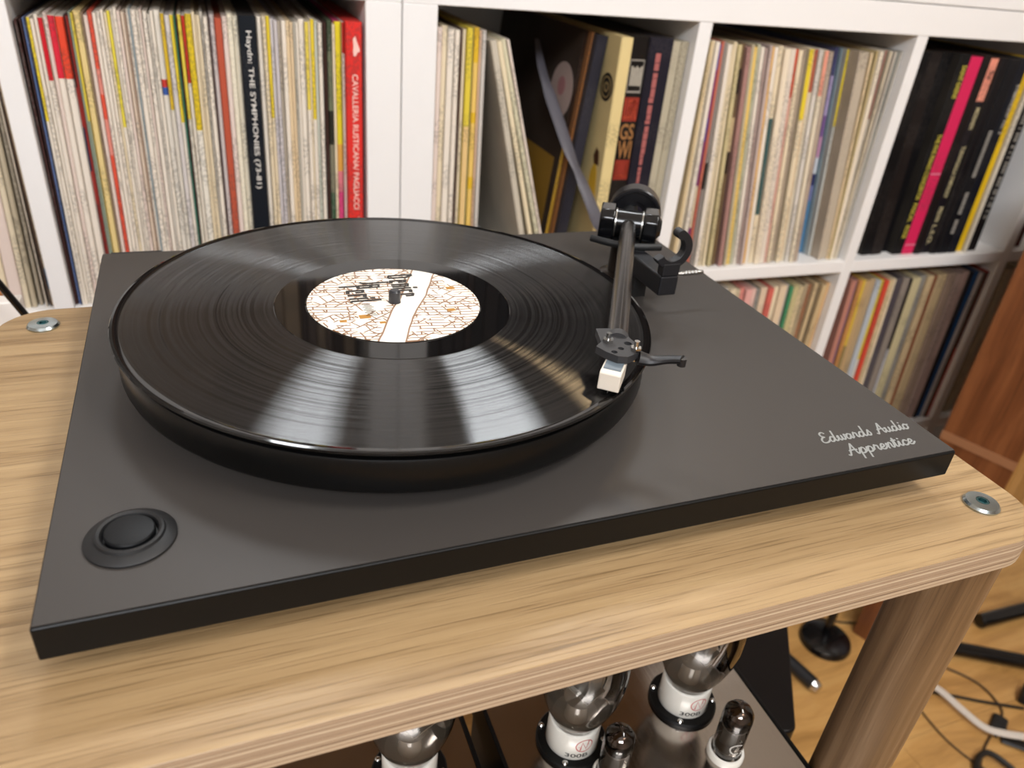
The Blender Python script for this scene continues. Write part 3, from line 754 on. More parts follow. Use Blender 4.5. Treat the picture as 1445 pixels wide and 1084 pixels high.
# black box with a framed badge and stacked colour letters
o, w = SPECIAL[('middle', 'black boxed with colour blocks')]
def blk(x0, x1, f0, f1, col, nm='printed_block', t=.0003):
    bm = NB(); box(bm, x0*w, x1*w, -t, 0, .313*(1-f1), .313*(1-f0)); on_spine('middle', 'black boxed with colour blocks', nm, bm, col)
for a in ((-.44, .42, .085, .09), (-.44, .42, .205, .212), (-.44, -.40, .085, .212), (.38, .42, .085, .212)): blk(a[0], a[1], a[2], a[3], '9a948a', 'badge_frame')
for i in range(5): blk(-.30+.14*i, -.30+.14*i+.08, .11+.006*(i % 2), .185, 'c8c0b0', 'badge_bar')
def stack(s, f0, f1, col, x0=-.42, x1=.42):
    bm = text_mesh(s, (x1-x0)*w, .313*(f1-f0), .02)
    bmesh.ops.transform(bm, matrix=Matrix(((1, 0, 0, x0*w), (0, 0, -1, -.0003), (0, 1, 0, .313*(1-f1)), (0, 0, 0, 1))), verts=bm.verts[:])
    t = fin('lettering', bm, plain('type_'+col, col, .5), None, smooth=False, inv=False); t.parent = o
blk(-.45, .45, .23, .325, '8c2a1c'); stack('LER', .24, .315, 'd85a3a')
stack('GS', .335, .40, '9a6a3c'); stack('WI', .405, .48, '9a6a3c')
blk(-.45, .45, .485, .57, '8c2a1c'); stack('LI', .495, .56, 'd85a3a')
# midnight blue box: pink hand-lettered title running down between two dark halves
o, w = SPECIAL[('middle', 'midnight blue boxed')]
bm = NB(); z = .295; i = 0
while z > .09:
    hh = random.uniform(.004, .011); ww = (.19 if z > .17 else .13)*w
    box(bm, -.08*w-ww/2+random.uniform(-.02, .02)*w, -.08*w+ww/2, -.0003, 0, z-hh, z); z -= hh+random.choice((.0008, .0008, .003)); i += 1
on_spine('middle', 'midnight blue boxed', 'lettering', bm, 'a8605c')
bm = NB(); box(bm, -.012*w-.002, .012*w-.002, -.0002, 0, .002, .311)
# covers of the leaning sleeves that face the camera: round sticker on the brown one, dark badge and yellow figure on the beige box
o, w = SPECIAL[('middle', 'brown and gold')]
bm = NB(); cyl(bm, (-w/2-.0004, .040, .234), (-w/2, .040, .234), .036, seg=32); t = fin('sticker', bm, plain('sticker_paper', 'a8948c', .5)); t.parent = o
bm = NB(); cyl(bm, (-w/2-.0007, .040, .240), (-w/2-.0004, .040, .240), .012, seg=20); t = fin('sticker_print', bm, plain('type_a07070', 'a07070', .5)); t.parent = o
bm = NB(); box(bm, -w/2-.0004, -w/2, .02, .30, .0, .15); t = fin('cover_print', bm, plain('gold_print', '8a6820', .5), smooth=False); t.parent = o
o, w = SPECIAL[('middle', 'beige boxed')]
bm = NB(); cyl(bm, (-w/2-.0004, .022, .252), (-w/2, .022, .252), .017, seg=28); t = fin('badge', bm, plain('badge_black', '15120e', .5)); t.parent = o
bm = NB()
for r0, r1 in ((.0115, .013), (.004, .006)):
    lathe(bm, [(r0, 0), (r1, 0), (r1, .0003), (r0, .0003)], 28, Matrix.Translation((-w/2-.0004, .022, .252)) @ Matrix.Rotation(-math.pi/2, 4, 'Y'), closed=True)
t = fin('badge_ring', bm, plain('badge_tan', '9a8458', .5)); t.parent = o
bm = NB(); prism(bm, [(.008, .10), (.014, .145), (.022, .16), (.032, .145), (.035, .11), (.028, .095)], 0, .0004, Matrix(((0, 0, -1, -w/2), (1, 0, 0, 0), (0, 1, 0, 0), (0, 0, 0, 1)))); t = fin('figure_print', bm, plain('type_c8a030', 'c8a030', .5), smooth=False); t.parent = o
bm = NB(); prism(bm, [(.012, .155), (.016, .172), (.024, .176), (.030, .165), (.026, .155)], 0, .0005, Matrix(((0, 0, -1, -w/2), (1, 0, 0, 0), (0, 1, 0, 0), (0, 0, 0, 1)))); t = fin('figure_hair', bm, plain('type_4a2c18', '4a2c18', .5), smooth=False); t.parent = o

# fourth column and upper shelves: what the picture or the record's mirror shows of them
def plainrow(u, uend, vb, dd, seq, group, label, w0, w1, count=True):
    i = 0
    while True:
        w = random.uniform(w0, w1)
        if u+w > uend: break
        o = bpy.data.objects.new('record_sleeve', sleeve_mesh(round(w*1000)/1000, '')); C.objects.link(o); w = round(w*1000)/1000
        o.location = SH(u+w/2+.0003, dd+random.uniform(-.004, .004), vb+.0004); o.rotation_euler = (0, 0, YAW); o.color = lin(random.choice(seq)); o.scale = (1, 1, random.uniform(.985, 1.0))
        tag(o, label % ('first' if i == 0 else ORD[i]) if count else label, 'record', group); u += w+.0008; i += 1
c4 = TO+3*(CE+TI)
plainrow(c4+.002, c4+.05, -CE, .02, ['5a1f1c', '4a1a1a', '6a2420'], 'dark red sleeves in the rightmost cubby', 'dark red record sleeve, %s beyond the far right divider, upper shelf', .008, .014)
plainrow(c4+.002, c4+.10, -(2*CE+TI), .02, ['b8aea2', 'a89e92', 'c4b8a4', 'cabda0'], 'grey sleeves in the lower rightmost cubby', 'grey-white record sleeve, %s beyond the far right divider, lower shelf', .006, .012)
plainrow(c4+.002, c4+.05, -(3*CE+2*TI), .03, ['4a2424', '3a2a2a'], 'dark sleeves in the bottom cubby', 'dark record sleeve, %s beyond the divider, bottom shelf behind plinth corner', .010, .016)
warm = ['7a5a40', '8a7460', '5a4030', 'a08a70', '3a2c24', '94806a', '6a5a50', 'b09c84', '2c2422']
for s, a in ((-1, TO), (1, TO), (1, TO+CE+TI)):
    u0 = a if s > 0 else -(a+CE)
    plainrow(u0+.002, u0+CE-.003, UV-CE, .05, warm if s < 0 else ['1c1716', '2a2220', '141214', '3a2c26', '241c1a'],
             'sleeves on the upper shelves', 'record sleeve on the upper shelf, seen only mirrored in the record', .008, .022, False)
bm = NB(); sp_ = catmull([SH(.20, -.20, -1.079), SH(.225, -.185, -1.0), SH(.24, -.17, -.70), SH(.244, -.145, -.40), SH(0.2447, -0.110, -0.2494), SH(0.2475, -0.060, -0.2400), SH(0.2495, -0.030, -0.2276), SH(0.2425, 0.000, -0.1991), SH(0.2295, 0.020, -0.1674), SH(0.2229, 0.050, -0.1356), SH(0.2180, 0.085, -0.1025), SH(0.2133, 0.110, -0.0732), SH(0.2198, 0.150, -0.0461)], 7)
tube(bm, sp_, [.0093*min(1, .35+1.1*min(1, (len(sp_)-1-i)/26)) for i in range(len(sp_))], 10, .30)
tag(fin('grey_strap', bm, M_strap), 'flat grey cable hanging out of the cubby behind the tonearm', 'cable')

# ------------------------------------------------------------------ the table
TZ = -.0300; TT = .0188
tx0, tx1, ty0, ty1, tr = -.0660, .4935, -.0450, .3375, .034
tab = thing('side_table', 'light oak plywood table with rounded corners under the turntable', 'table', ((tx0+tx1)/2, (ty0+ty1)/2, FL))
def rrect(x0, x1, y0, y1, r, n=10):
    out = []
    for cx, cy, a in ((x1-r, y0+r, -90), (x1-r, y1-r, 0), (x0+r, y1-r, 90), (x0+r, y0+r, 180)):
        out += [(cx+r*math.cos(math.radians(a+90*i/n)), cy+r*math.sin(math.radians(a+90*i/n))) for i in range(n+1)]
    return out
rr = rrect(tx0, tx1, ty0, ty1, tr)
bm = NB(); prism(bm, rr, TZ-TT, TZ-.0007); fin('tabletop', bm, M_ply, tab, ang=.5)
bm = NB(); prism(bm, rr, TZ-.0007, TZ); fin('top_veneer', bm, M_oak, tab, ang=.5, bevel=.0004, bseg=1)
for (x, y) in ((.4660, -.0150), (-.0370, .3105), (.4660, .3105), (-.0370, -.0150)):
    bm = NB(); cyl(bm, (x, y, FL), (x, y, TZ-TT), .0235, seg=40); fin('leg', bm, M_leg, tab)
    bm = NB(); lathe(bm, [(.0036, 0), (.0098, 0), (.0100, .0012), (.0088, .0026), (.0050, .0030), (.0036, .0030)], 36, Matrix.Translation((x, y, TZ)), closed=True)
    b = fin('bolt', bm, M_zinc, tab)
    bm = NB(); lathe(bm, [(0, .0006), (.0033, .0006), (.0036, .0029), (.0026, .0029), (.0022, .0010), (0, .0010)], 6, Matrix.Translation((x, y, TZ)))
    fin('hex_socket', bm, plain('socket_teal', '5f8c90', .3, metal=1), b, smooth=False)

# ------------------------------------------------------------------ the turntable
PW, PD, PT = .4486, .3617, .0168
tt = thing('turntable', 'dark grey belt-drive turntable with black edges on the oak table', 'turntable', (PW/2, PD/2, TZ))
bm = NB(); box(bm, 0, PW, 0, PD, -PT, -.0004); fin('plinth', bm, M_black, tt, smooth=False, bevel=.0011, bseg=3)
bm = NB(); box(bm, .0008, PW-.0006, .0012, PD-.0006, -.0004, 0); fin('plinth_laminate', bm, M_lam, tt, smooth=False)
for x, y in ((.055, .05), (PW-.075, .05), (.055, PD-.06), (PW-.075, PD-.06)):
    bm = NB(); cyl(bm, (x, y, TZ+.0003), (x, y, -PT), .015, .018, bev=.001); fin('foot', bm, M_rub, tt)
for x0, x1, d in ((.006, .040, .0008), (.084, .10, .0008)):                                       # hinge plates at the back edge
    bm = NB(); box(bm, x0, x1, PD-.001, PD+.0015, -.0065, d-.0006); fin('hinge_plate', bm, M_blackm, tt, smooth=False, bevel=.0004)
SX, SY, RZ = .1718, .1734, .0315
MS = Matrix.Translation((SX, SY, 0))
bm = NB(); lathe(bm, [(0, 0), (.058, 0), (.058, .0092), (0, .0092)], 64, MS); fin('sub_platter', bm, M_blackm, tt)
bm = NB(); lathe(bm, [(0, .0092), (.1465, .0092), (.1484, .0108), (.1490, .0125), (.1490, .0268), (.1482, .0283), (.1468, .0287), (0, .0287)], 160, MS); fin('platter', bm, plain('platter_black', '070707', .30, spec=.3, bump=.1, bscale=2500), tt)
bm = NB(); lathe(bm, [(0, .0288), (.1462, .0288), (.1462, .0314), (0, .0314)], 128, MS); fin('platter_mat', bm, M_felt, tt)
bm = NB(); lathe(bm, [(0, .0314), (.0035, .0314), (.0034, .0405), (.0024, .0415), (0, .0416)], 24, MS); fin('spindle', bm, plain('spindle_black', '26262a', .35), tt)
# start button
BX, BY = .0315, .0405
MB_ = Matrix.Translation((BX, BY, 0))
bm = NB(); lathe(bm, [(0, 0), (.0176, 0), (.0177, .0010), (.0170, .0016), (.0136, .0030), (.0131, .0042), (.0122, .0046), (.0112, .0040), (.0105, .0022), (.0102, .0010), (0, .0010)], 64, MB_); bz = fin('button_bezel', bm, M_blackm, tt, ang=.35)
bm = NB(); lathe(bm, [(0, .0010), (.0096, .0010), (.0097, .0040), (.0093, .0046), (.0086, .0048), (0, .0045)], 48, MB_); fin('power_button', bm, plain('button_black', '0a0b0d', .5, spec=.25), tt)

# script lettering on the plinth, drawn as single strokes
GL = {
 'E': ([[(1.05, 1.75), (.7, 2.0), (.3, 1.75), (.35, 1.3), (.75, 1.05), (.4, 1.0), (.05, .6), (.1, .15), (.5, 0), (.95, .1), (1.25, .35)]], 1.3),
 'd': ([[(.8, .75), (.45, .95), (.1, .55), (.15, .1), (.5, .05), (.85, .6), (1.02, 2.0)], [(1.0, 1.9), (.9, .6), (.95, .1), (1.2, .05), (1.5, .4)]], 1.4),
 'w': ([[(0, .6), (.2, .95), (.2, .3), (.4, .02), (.65, .3), (.75, .9), (.75, .3), (.95, .02), (1.2, .3), (1.25, .95), (1.5, .85)]], 1.45),
 'a': ([[(.8, .8), (.45, .98), (.08, .55), (.15, .1), (.45, .05), (.8, .5), (.88, .95), (.82, .3), (.95, .03), (1.25, .3)]], 1.2),
 'r': ([[(0, .4), (.3, 1.05), (.4, .9), (.65, .85), (.6, .3), (.75, .03), (1.05, .35)]], 1.0),
 's': ([[(0, .2), (.45, 1.05), (.5, .8), (.65, .4), (.5, .05), (.2, .05), (.1, .2)]], .9),
 'A': ([[(0, .1), (.25, 0), (.6, .8), (1.15, 2.0)], [(1.15, 2.0), (1.25, 1.0), (1.4, .05), (1.75, .35)], [(.4, .75), (1.0, .85), (1.5, .8)]], 1.75),
 'u': ([[(0, .7), (.15, .95), (.12, .3), (.35, .03), (.65, .3), (.8, .95), (.75, .3), (.95, .03), (1.2, .35)]], 1.15),
 'i': ([[(0, .4), (.25, .95), (.2, .3), (.4, .03), (.65, .35)], [(.34, 1.36), (.40, 1.44)]], .62),
 'o': ([[(.5, .98), (.12, .65), (.15, .12), (.5, .02), (.82, .35), (.75, .85), (.5, .98), (.72, .8), (1.05, .85)]], 1.0),
 'p': ([[(0, .4), (.25, 1.0), (.15, 0), (.05, -.9)], [(.2, .5), (.55, 1.0), (.85, .7), (.75, .15), (.4, .0), (.2, .2)], [(.7, .12), (1.1, .35)]], 1.08),
 'e': ([[(0, .35), (.5, .5), (.65, .8), (.4, 1.0), (.1, .6), (.15, .12), (.5, .02), (.95, .4)]], .92),
 'n': ([[(0, .6), (.2, .95), (.18, 0)], [(.18, .3), (.5, .95), (.75, .85), (.72, .2), (.9, .03), (1.15, .35)]], 1.12),
 't': ([[(0, .4), (.35, 1.7), (.25, .3), (.42, .03), (.75, .35)], [(0, 1.2), (.65, 1.25)]], .72),
 'c': ([[(.75, .75), (.5, .98), (.12, .6), (.15, .12), (.5, .02), (.9, .35)]], .87),
 ' ': ([], .75)}
ZI = [0.0]
def zi(): ZI[0] = (ZI[0]+2e-7) % 6e-5; return ZI[0]
def script(bm, s, x0, x1, y0, xh, w, z, slant=.28):
    tot = sum(GL[c][1] for c in s); sx = (x1-x0)/tot; x = 0
    for c in s:
        for st in GL[c][0]:
            pts = [((x+px)*sx+x0+slant*py*xh, y0+py*xh) for px, py in st]
            pts = [(q[0], q[1]) for q in catmull([(a, b, 0) for a, b in pts], 5)]
            ribbon(bm, pts, w, lambda a, b: (a, b, z+zi()))
        x += GL[c][1]
bm = NB(); script(bm, 'Edwards Audio', .3765, .4395, .0250, .0046, .0011, .00012); fin('lettering', bm, M_ink, tt, smooth=False)
bm = NB(); script(bm, 'Apprentice', .3828, .4305, .0118, .0046, .0011, .00012); fin('lettering', bm, M_ink, tt, smooth=False)

# tonearm: pivot P, stylus S
P = Vector((.3737, .2616, 0)); S = Vector((.2529, .0522, 0))
A = (S-P).normalized(); NR = Vector((-A.y, A.x, 0)); AZ, AZH = .0425, .0462
def AP(a, n, z): q = P+A*a+NR*n; return Vector((q.x, q.y, z))           # a along the arm towards the stylus, n to its right
MA = Matrix(((A.x, NR.x, 0, P.x), (A.y, NR.y, 0, P.y), (0, 0, 1, 0), (0, 0, 0, 1)))
bm = NB(); cyl(bm, AP(.004, 0, AZ), AP(.2105, 0, AZH), .0059, .0057, seg=32); arm = fin('tonearm', bm, M_arm, tt)
# yoke: two side cheeks joined by a cross bearing
for sgn, nm in ((-1, 'bearing_cheek'), (1, 'bearing_cheek')):
    bm = NB(); pr = [(-.0135, .0325), (-.0135, .0485), (-.009, .0545), (.009, .0545), (.0135, .0490), (.0135, .0340), (.006, .0295), (-.006, .0295)]
    n0, n1 = (sgn*.0105, sgn*.0220)
    prism(bm, [(a, z) for a, z in pr], min(n0, n1), max(n0, n1), MA @ Matrix(((1, 0, 0, 0), (0, 0, 1, 0), (0, 1, 0, 0), (0, 0, 0, 1))))
    fin(nm, bm, M_gloss, arm, bevel=.0012)
bm = NB(); cyl(bm, AP(0, -.0125, AZ), AP(0, .0125, AZ), .0104, seg=36); fin('bearing_housing', bm, M_gloss, arm)
for n in (-.0105, .0095):
    bm = NB(); lathe(bm, [(.0100, 0), (.0108, 0), (.0108, .001), (.0100, .001)], 36, Matrix.Translation(AP(0, n, AZ)) @ NR.to_track_quat('Z', 'Y').to_matrix().to_4x4(), closed=True); fin('bearing_ring', bm, M_steelpin, arm)
bm = NB(); cyl(bm, AP(0, .0220, AZ), AP(0, .0248, AZ), .0085, .0065, seg=28, bev=.0006); fin('bearing_nut', bm, M_gloss, arm)
bm = NB(); cyl(bm, AP(-.010, 0, AZ), AP(-.040, 0, AZ), .0062, seg=24); fin('counterweight_stub', bm, M_blackm, arm)
bm = NB(); QB = (-A).to_track_quat('Z', 'Y').to_matrix().to_4x4()
lathe(bm, [(.0064, .003), (.0095, .003), (.0098, .0016), (.0168, .0016), (.0174, 0), (.0196, 0), (.0206, .001), (.0206, .016), (.0196, .017), (.0064, .017)], 64, Matrix.Translation(AP(-.025, .004, AZ+.000)) @ QB, closed=True)
fin('counterweight', bm, plain('weight_black', '1a191c', .3, metal=.4), arm)
# headshell: plan outline in arm coordinates, drilled
def loc2(x, y): d = Vector((x, y, 0))-P; return (d.dot(A), d.dot(NR))
HZ0, HZ1 = .0460, .0500
out = [(.2600, .0888), (.2720, .0868), (.2722, .0850), (.2738, .0662), (.2660, .0580), (.2622, .0566), (.2575, .0582), (.2535, .0640), (.2512, .0704), (.2560, .0745)]
holes = [(.2690, .0697, .0042), (.2628, .0655, .0032), (.2577, .0628, .0032), (.2594, .0736, .0040), (.2695, .0622, .0040)]
def plate_with_holes(outline, hs, z0, z1):
    bm = NB()
    vs = [bm.verts.new((x, y, 0)) for x, y in outline]; es = [bm.edges.new((vs[i], vs[(i+1) % len(vs)])) for i in range(len(vs))]
    for hx, hy, r in hs:
        hv = [bm.verts.new((hx+r/2*math.cos(2*math.pi*i/16), hy+r/2*math.sin(2*math.pi*i/16), 0)) for i in range(16)]
        es += [bm.edges.new((hv[i], hv[(i+1) % 16])) for i in range(16)]
    bmesh.ops.triangle_fill(bm, edges=es, use_beauty=True, use_dissolve=False)
    fs = bm.faces[:]; r = bmesh.ops.extrude_face_region(bm, geom=fs)
    up = [v for v in r['geom'] if isinstance(v, bmesh.types.BMVert)]
    for v in bm.verts: v.co.z = z0
    for v in up: v.co.z = z1
    return bm
fin('headshell', plate_with_holes(out, holes, HZ0, HZ1), M_head, arm, ang=.5)
bm = NB(); cyl(bm, AP(.2070, 0, AZH), AP(.2125, 0, AZH), .0061, .0060, seg=28); fin('headshell_collar', bm, M_head, arm)
bm = NB(); fp = catmull([(.2705, .0600, .0468), (.2765, .0568, .0462), (.2830, .0510, .0492), (.2868, .0458, .0515)], 6)
tube(bm, fp, [.0052-.0020*min(1, i/10) for i in range(len(fp))], 12, .65); cyl(bm, (.2868, .0461, .0522), (.2868, .0461, .0480), .0022, seg=16); fin('finger_lift', bm, M_plast, arm)
for hx, hy in ((.2594, .0736), (.2695, .0622)):
    bm = NB(); lathe(bm, [(0, .0), (.0029, 0), (.0029, .0018), (0, .0018)], 6, Matrix.Translation((hx, hy, HZ1)))
    cyl(bm, (hx, hy, HZ1-.006), (hx, hy, HZ1+.0052), .0014, seg=14); fin('mounting_screw', bm, M_chrome, arm)
# cartridge, turned to the groove
CD = Vector((-.63, -.777, 0)).normalized(); CN = Vector((-CD.y, CD.x, 0))
MCt = Matrix(((CD.x, CN.x, 0, S.x-.0010), (CD.y, CN.y, 0, S.y+.0008), (0, 0, 1, 0), (0, 0, 0, 1)))
def side_prism(bm, prof, h, M): prism(bm, prof, -h, h, M @ Matrix(((1, 0, 0, 0), (0, 0, 1, 0), (0, 1, 0, 0), (0, 0, 0, 1))))
bm = NB(); side_prism(bm, [(-.013, .0368), (.0020, .0350), (.0036, .0358), (.0030, .0446), (.0014, .0453), (-.013, .0453)], .0054, MCt); cart = fin('cartridge', bm, M_cart, tt, smooth=False, bevel=.0005)
bm = NB(); side_prism(bm, [(-.012, .0453), (-.0006, .0453), (-.0014, .0459), (-.012, .0460)], .0044, MCt); fin('mounting_plate', bm, M_cartb, cart, smooth=False)
bm = NB(); side_prism(bm, [(-.010, .0352), (.0005, .0350), (.0012, .0366), (-.010, .0372)], .0034, MCt); fin('stylus_block', bm, M_blackm, cart, smooth=False)
bm = NB(); tube(bm, [MCt @ Vector((-.002, 0, .0358)), MCt @ Vector((.0028, 0, .0341))], [.0006, .0003], 8); fin('cantilever', bm, M_steelpin, cart)
bm = NB()
for n in (-.0045, -.0015, .0015, .0045): cyl(bm, MCt @ Vector((-.014, n, .0405)), MCt @ Vector((-.0185, n, .0405)), .0006, seg=8)
fin('terminal_pins', bm, M_chrome, cart)
# arm base: pillar, flange, lift bow, rest block, clip and cue lever
bq = AP(.002, -.002, 0)
bm = NB(); lathe(bm, [(0, 0), (.0150, 0), (.0150, .0035), (.0125, .0045), (.0085, .0050), (.0085, .0266), (0, .0266)], 40, Matrix.Translation((bq.x, bq.y, 0))); fin('arm_pillar', bm, plain('pillar_bronze', '2e2620', .3, metal=.4), tt)
bm = NB(); cyl(bm, AP(0, 0, .0265), AP(0, 0, .0318), .011, seg=32); fin('pivot_collar', bm, M_blackm, tt)
bow = [AP(.020+.0075*math.sin(math.pi*i/12), -.026+.052*i/12, .0345) for i in range(13)]
bm = NB(); tube(bm, bow, .0022, 10, 1.2); fin('lift_bow', bm, M_blackm, tt)
bm = NB(); box(bm, .3617, .3760, .1870, .2500, .0165, .0310); blkb = fin('rest_block', bm, M_plast, tt, smooth=False, bevel=.0012)
bm = NB(); box(bm, .3630, .3740, .222, .247, .0, .0165); fin('block_support', bm, M_blackm, tt, smooth=False)
bm = NB(); box(bm, .3621, .3755, .1870, .1945, .0312, .0400); fin('clip_post', bm, M_plast, blkb, smooth=False, bevel=.0006)
ci = []
cc = (.3684, .0502); ro, ri = .0142, .0084
for i in range(17): a = math.radians(-150+i*215/16); ci.append((cc[0]+ro*math.cos(a), cc[1]+ro*math.sin(a)))
for i in range(17): a = math.radians(65-i*215/16); ci.append((cc[0]+ri*math.cos(a), cc[1]+ri*math.sin(a)))
bm = NB(); prism(bm, ci, .1875, .1940, Matrix(((1, 0, 0, 0), (0, 0, 1, 0), (0, 1, 0, 0), (0, 0, 0, 1))))
fin('arm_clip', bm, M_plast, blkb, ang=.5, bevel=.0004)
bm = NB(); cyl(bm, (.3722, .1872, .0606), (.3722, .1943, .0606), .0034, seg=16); fin('clip_lip', bm, M_plast, blkb)
bm = NB(); prof = [(0, 0), (.0011, 0), (.0011, .014)]
for i in range(5): z = .016+i*.0028; prof += [(.0016, z-.0004), (.0019, z), (.0019, z+.0016), (.0014, z+.002)]
prof += [(.0017, .0315), (.0012, .0335), (0, .0337)]
lathe(bm, prof, 16, frame_to((.3775, .2080, .0225), (.410, .2080, .0230))[0]); fin('cue_lever', bm, M_steelpin, tt)

# ------------------------------------------------------------------ the record
bm = NB()
lathe(bm, [(.0037, .0003), (.0037, .0021), (.0503, .0021), (.0508, .0018), (.0678, .0018), (.0682, .0016), (.1462, .0016), (.1467, .0018), (.1492, .0023), (.1505, .0021), (.1510, .0013), (.1505, .0005), (.1490, .0002), (.1460, .0003)], 256, closed=True)
rec = fin('vinyl_record', bm, M_vinyl, ang=.3); rec.location = (SX, SY, RZ)
tag(rec, 'black vinyl record with a cream map label turning on the platter', 'record')
bm = NB(); lathe(bm, [(.0037, 0), (.0037, .0004), (.0499, .0004), (.0501, 0)], 128, Matrix.Translation((0, 0, .0021)), closed=True); lab_o = fin('label', bm, M_label, None); lab_o.parent = rec
# blackletter title, drawn as broad strokes; the title reads away from the upper right edge
BL = {'V': [[(0, 1.55), (0, .1), (.45, 0)], [(.5, .05), (.55, 1.1), (.2, 1.5)]], 'e': [[(0, .05), (0, .95)], [(0, .95), (.38, .88), (.38, .52)], [(0, .05), (.42, .0)]],
      'n': [[(0, 1.0), (0, 0)], [(0, .95), (.42, .95), (.42, 0)]], 'i': [[(0, 1.0), (0, 0)], [(0, 1.25), (.02, 1.4)]],
      'c': [[(0, .05), (0, .95)], [(0, .95), (.4, .9)], [(0, .05), (.4, 0)]], 'I': [[(.2, 1.7), (.2, .0), (.0, -.15)]], 'P': [[(.1, 1.65), (.1, -.3)], [(.1, 1.6), (.55, 1.45), (.55, .85)], [(.1, .75), (.55, .75)]],
      'r': [[(0, 1.0), (0, 0)], [(.05, .95), (.4, .9)]], 'l': [[(0, 1.7), (0, .05), (.15, 0)]], ' ': []}
ADV = {'V': 1.15, 'e': .85, 'n': .85, 'i': .45, 'c': .78, 'I': .6, 'P': 1.0, 'r': .7, 'l': .45}
def black(bm, s, x0, y0, ln, xh, w):
    tot = sum(ADV[c] for c in s); k = ln/tot; x = 0
    for c in s:
        for st in BL[c]:
            pts = [(x0+py*xh, y0-(x+px)*k) for px, py in st]
            if len(pts) > 9: pts = [(q[0], q[1]) for q in catmull([(a, b, 0) for a, b in pts], 4)]
            ribbon(bm, pts, w, lambda a, b: (a, b, .00262+zi()))
        x += ADV[c]
bm = NB(); black(bm, 'Venice', .0040, .0375, .034, .0098, .0023); black(bm, 'In', -.0130, .0300, .011, .0090, .0023); black(bm, 'Peril', -.0245, .0260, .025, .0100, .0023)
t = fin('title', bm, M_brownink, None, smooth=False); t.parent = rec
bm = NB()
for i in range(9): y = -.001-.0018*i; ribbon(bm, [(-.0195+.001*(i % 2), y), (-.0150+.0008*(i % 3), y-.0003)], .0007, lambda a, b: (a, b, .00265))
t = fin('small_print', bm, M_brownink, None, smooth=False); t.parent = rec
bm = NB()
for x, y, s in ((-.0225, -.0165, .0036), (.0285, -.0165, .0026), (.0365, .0135, .0030), (-.0345, -.020, .0022), (-.0135, -.0255, .002)):
    ribbon(bm, [(x, y), (x+s, y)], s*1.3, lambda a, b: (a, b, .00260))
t = fin('map_square', bm, M_orink, None, smooth=False); t.parent = rec

# ------------------------------------------------------------------ valve amplifiers below
AZT = -.280; AB = -.385
def amp(label, x0, x1, y0, y1):
    r = thing('valve_amplifier', label, 'amplifier', ((x0+x1)/2, (y0+y1)/2, AB))
    bm = NB(); box(bm, x0+.004, x1-.004, y0+.004, y1-.004, AB+.008, AZT-.003); fin('chassis', bm, M_blackm, r, smooth=False, bevel=.002)
    bm = NB(); box(bm, x0, x1, y0, y1, AZT-.003, AZT); fin('top_plate', bm, M_steel, r, smooth=False, bevel=.0007)
    bm = NB(); box(bm, x1, x1+.003, y0, y1, AZT-.03, AZT+.001); fin('edge_trim', bm, M_black, r, smooth=False, bevel=.0005)
    bm = NB(); box(bm, x0-.003, x0, y0, y1, AZT-.03, AZT+.001); fin('edge_trim', bm, M_black, r, smooth=False, bevel=.0005)
    for x in (x0+.03, x1-.03):
        for y in (y0+.03, y1-.03):
            bm = NB(); cyl(bm, (x, y, AB), (x, y, AB+.008), .012, bev=.001); fin('foot', bm, M_rub, r)
    return r
amp_r = amp('right valve amplifier with polished steel deck, below the table edge', .2295, .4385, -.135, .150)
amp_l = amp('left valve amplifier with dark polished steel deck, beyond the black gap', -.010, .2085, -.135, .150)
def ring_on(a, x, y, r0, r1, h=.004, mat=M_black):
    bm = NB(); lathe(bm, [(r0, 0), (r1, 0), (r1, h*.6), (r1-.0012, h), (r0, h)], 48, Matrix.Translation((x, y, AZT)), closed=True); o = fin('valve_socket', bm, mat, a)
    return o
def wrap(cx, cy, z0, r, th0):
    return lambda a, b: (cx+r*math.cos(th0+a/r), cy+r*math.sin(th0+a/r), z0+b)
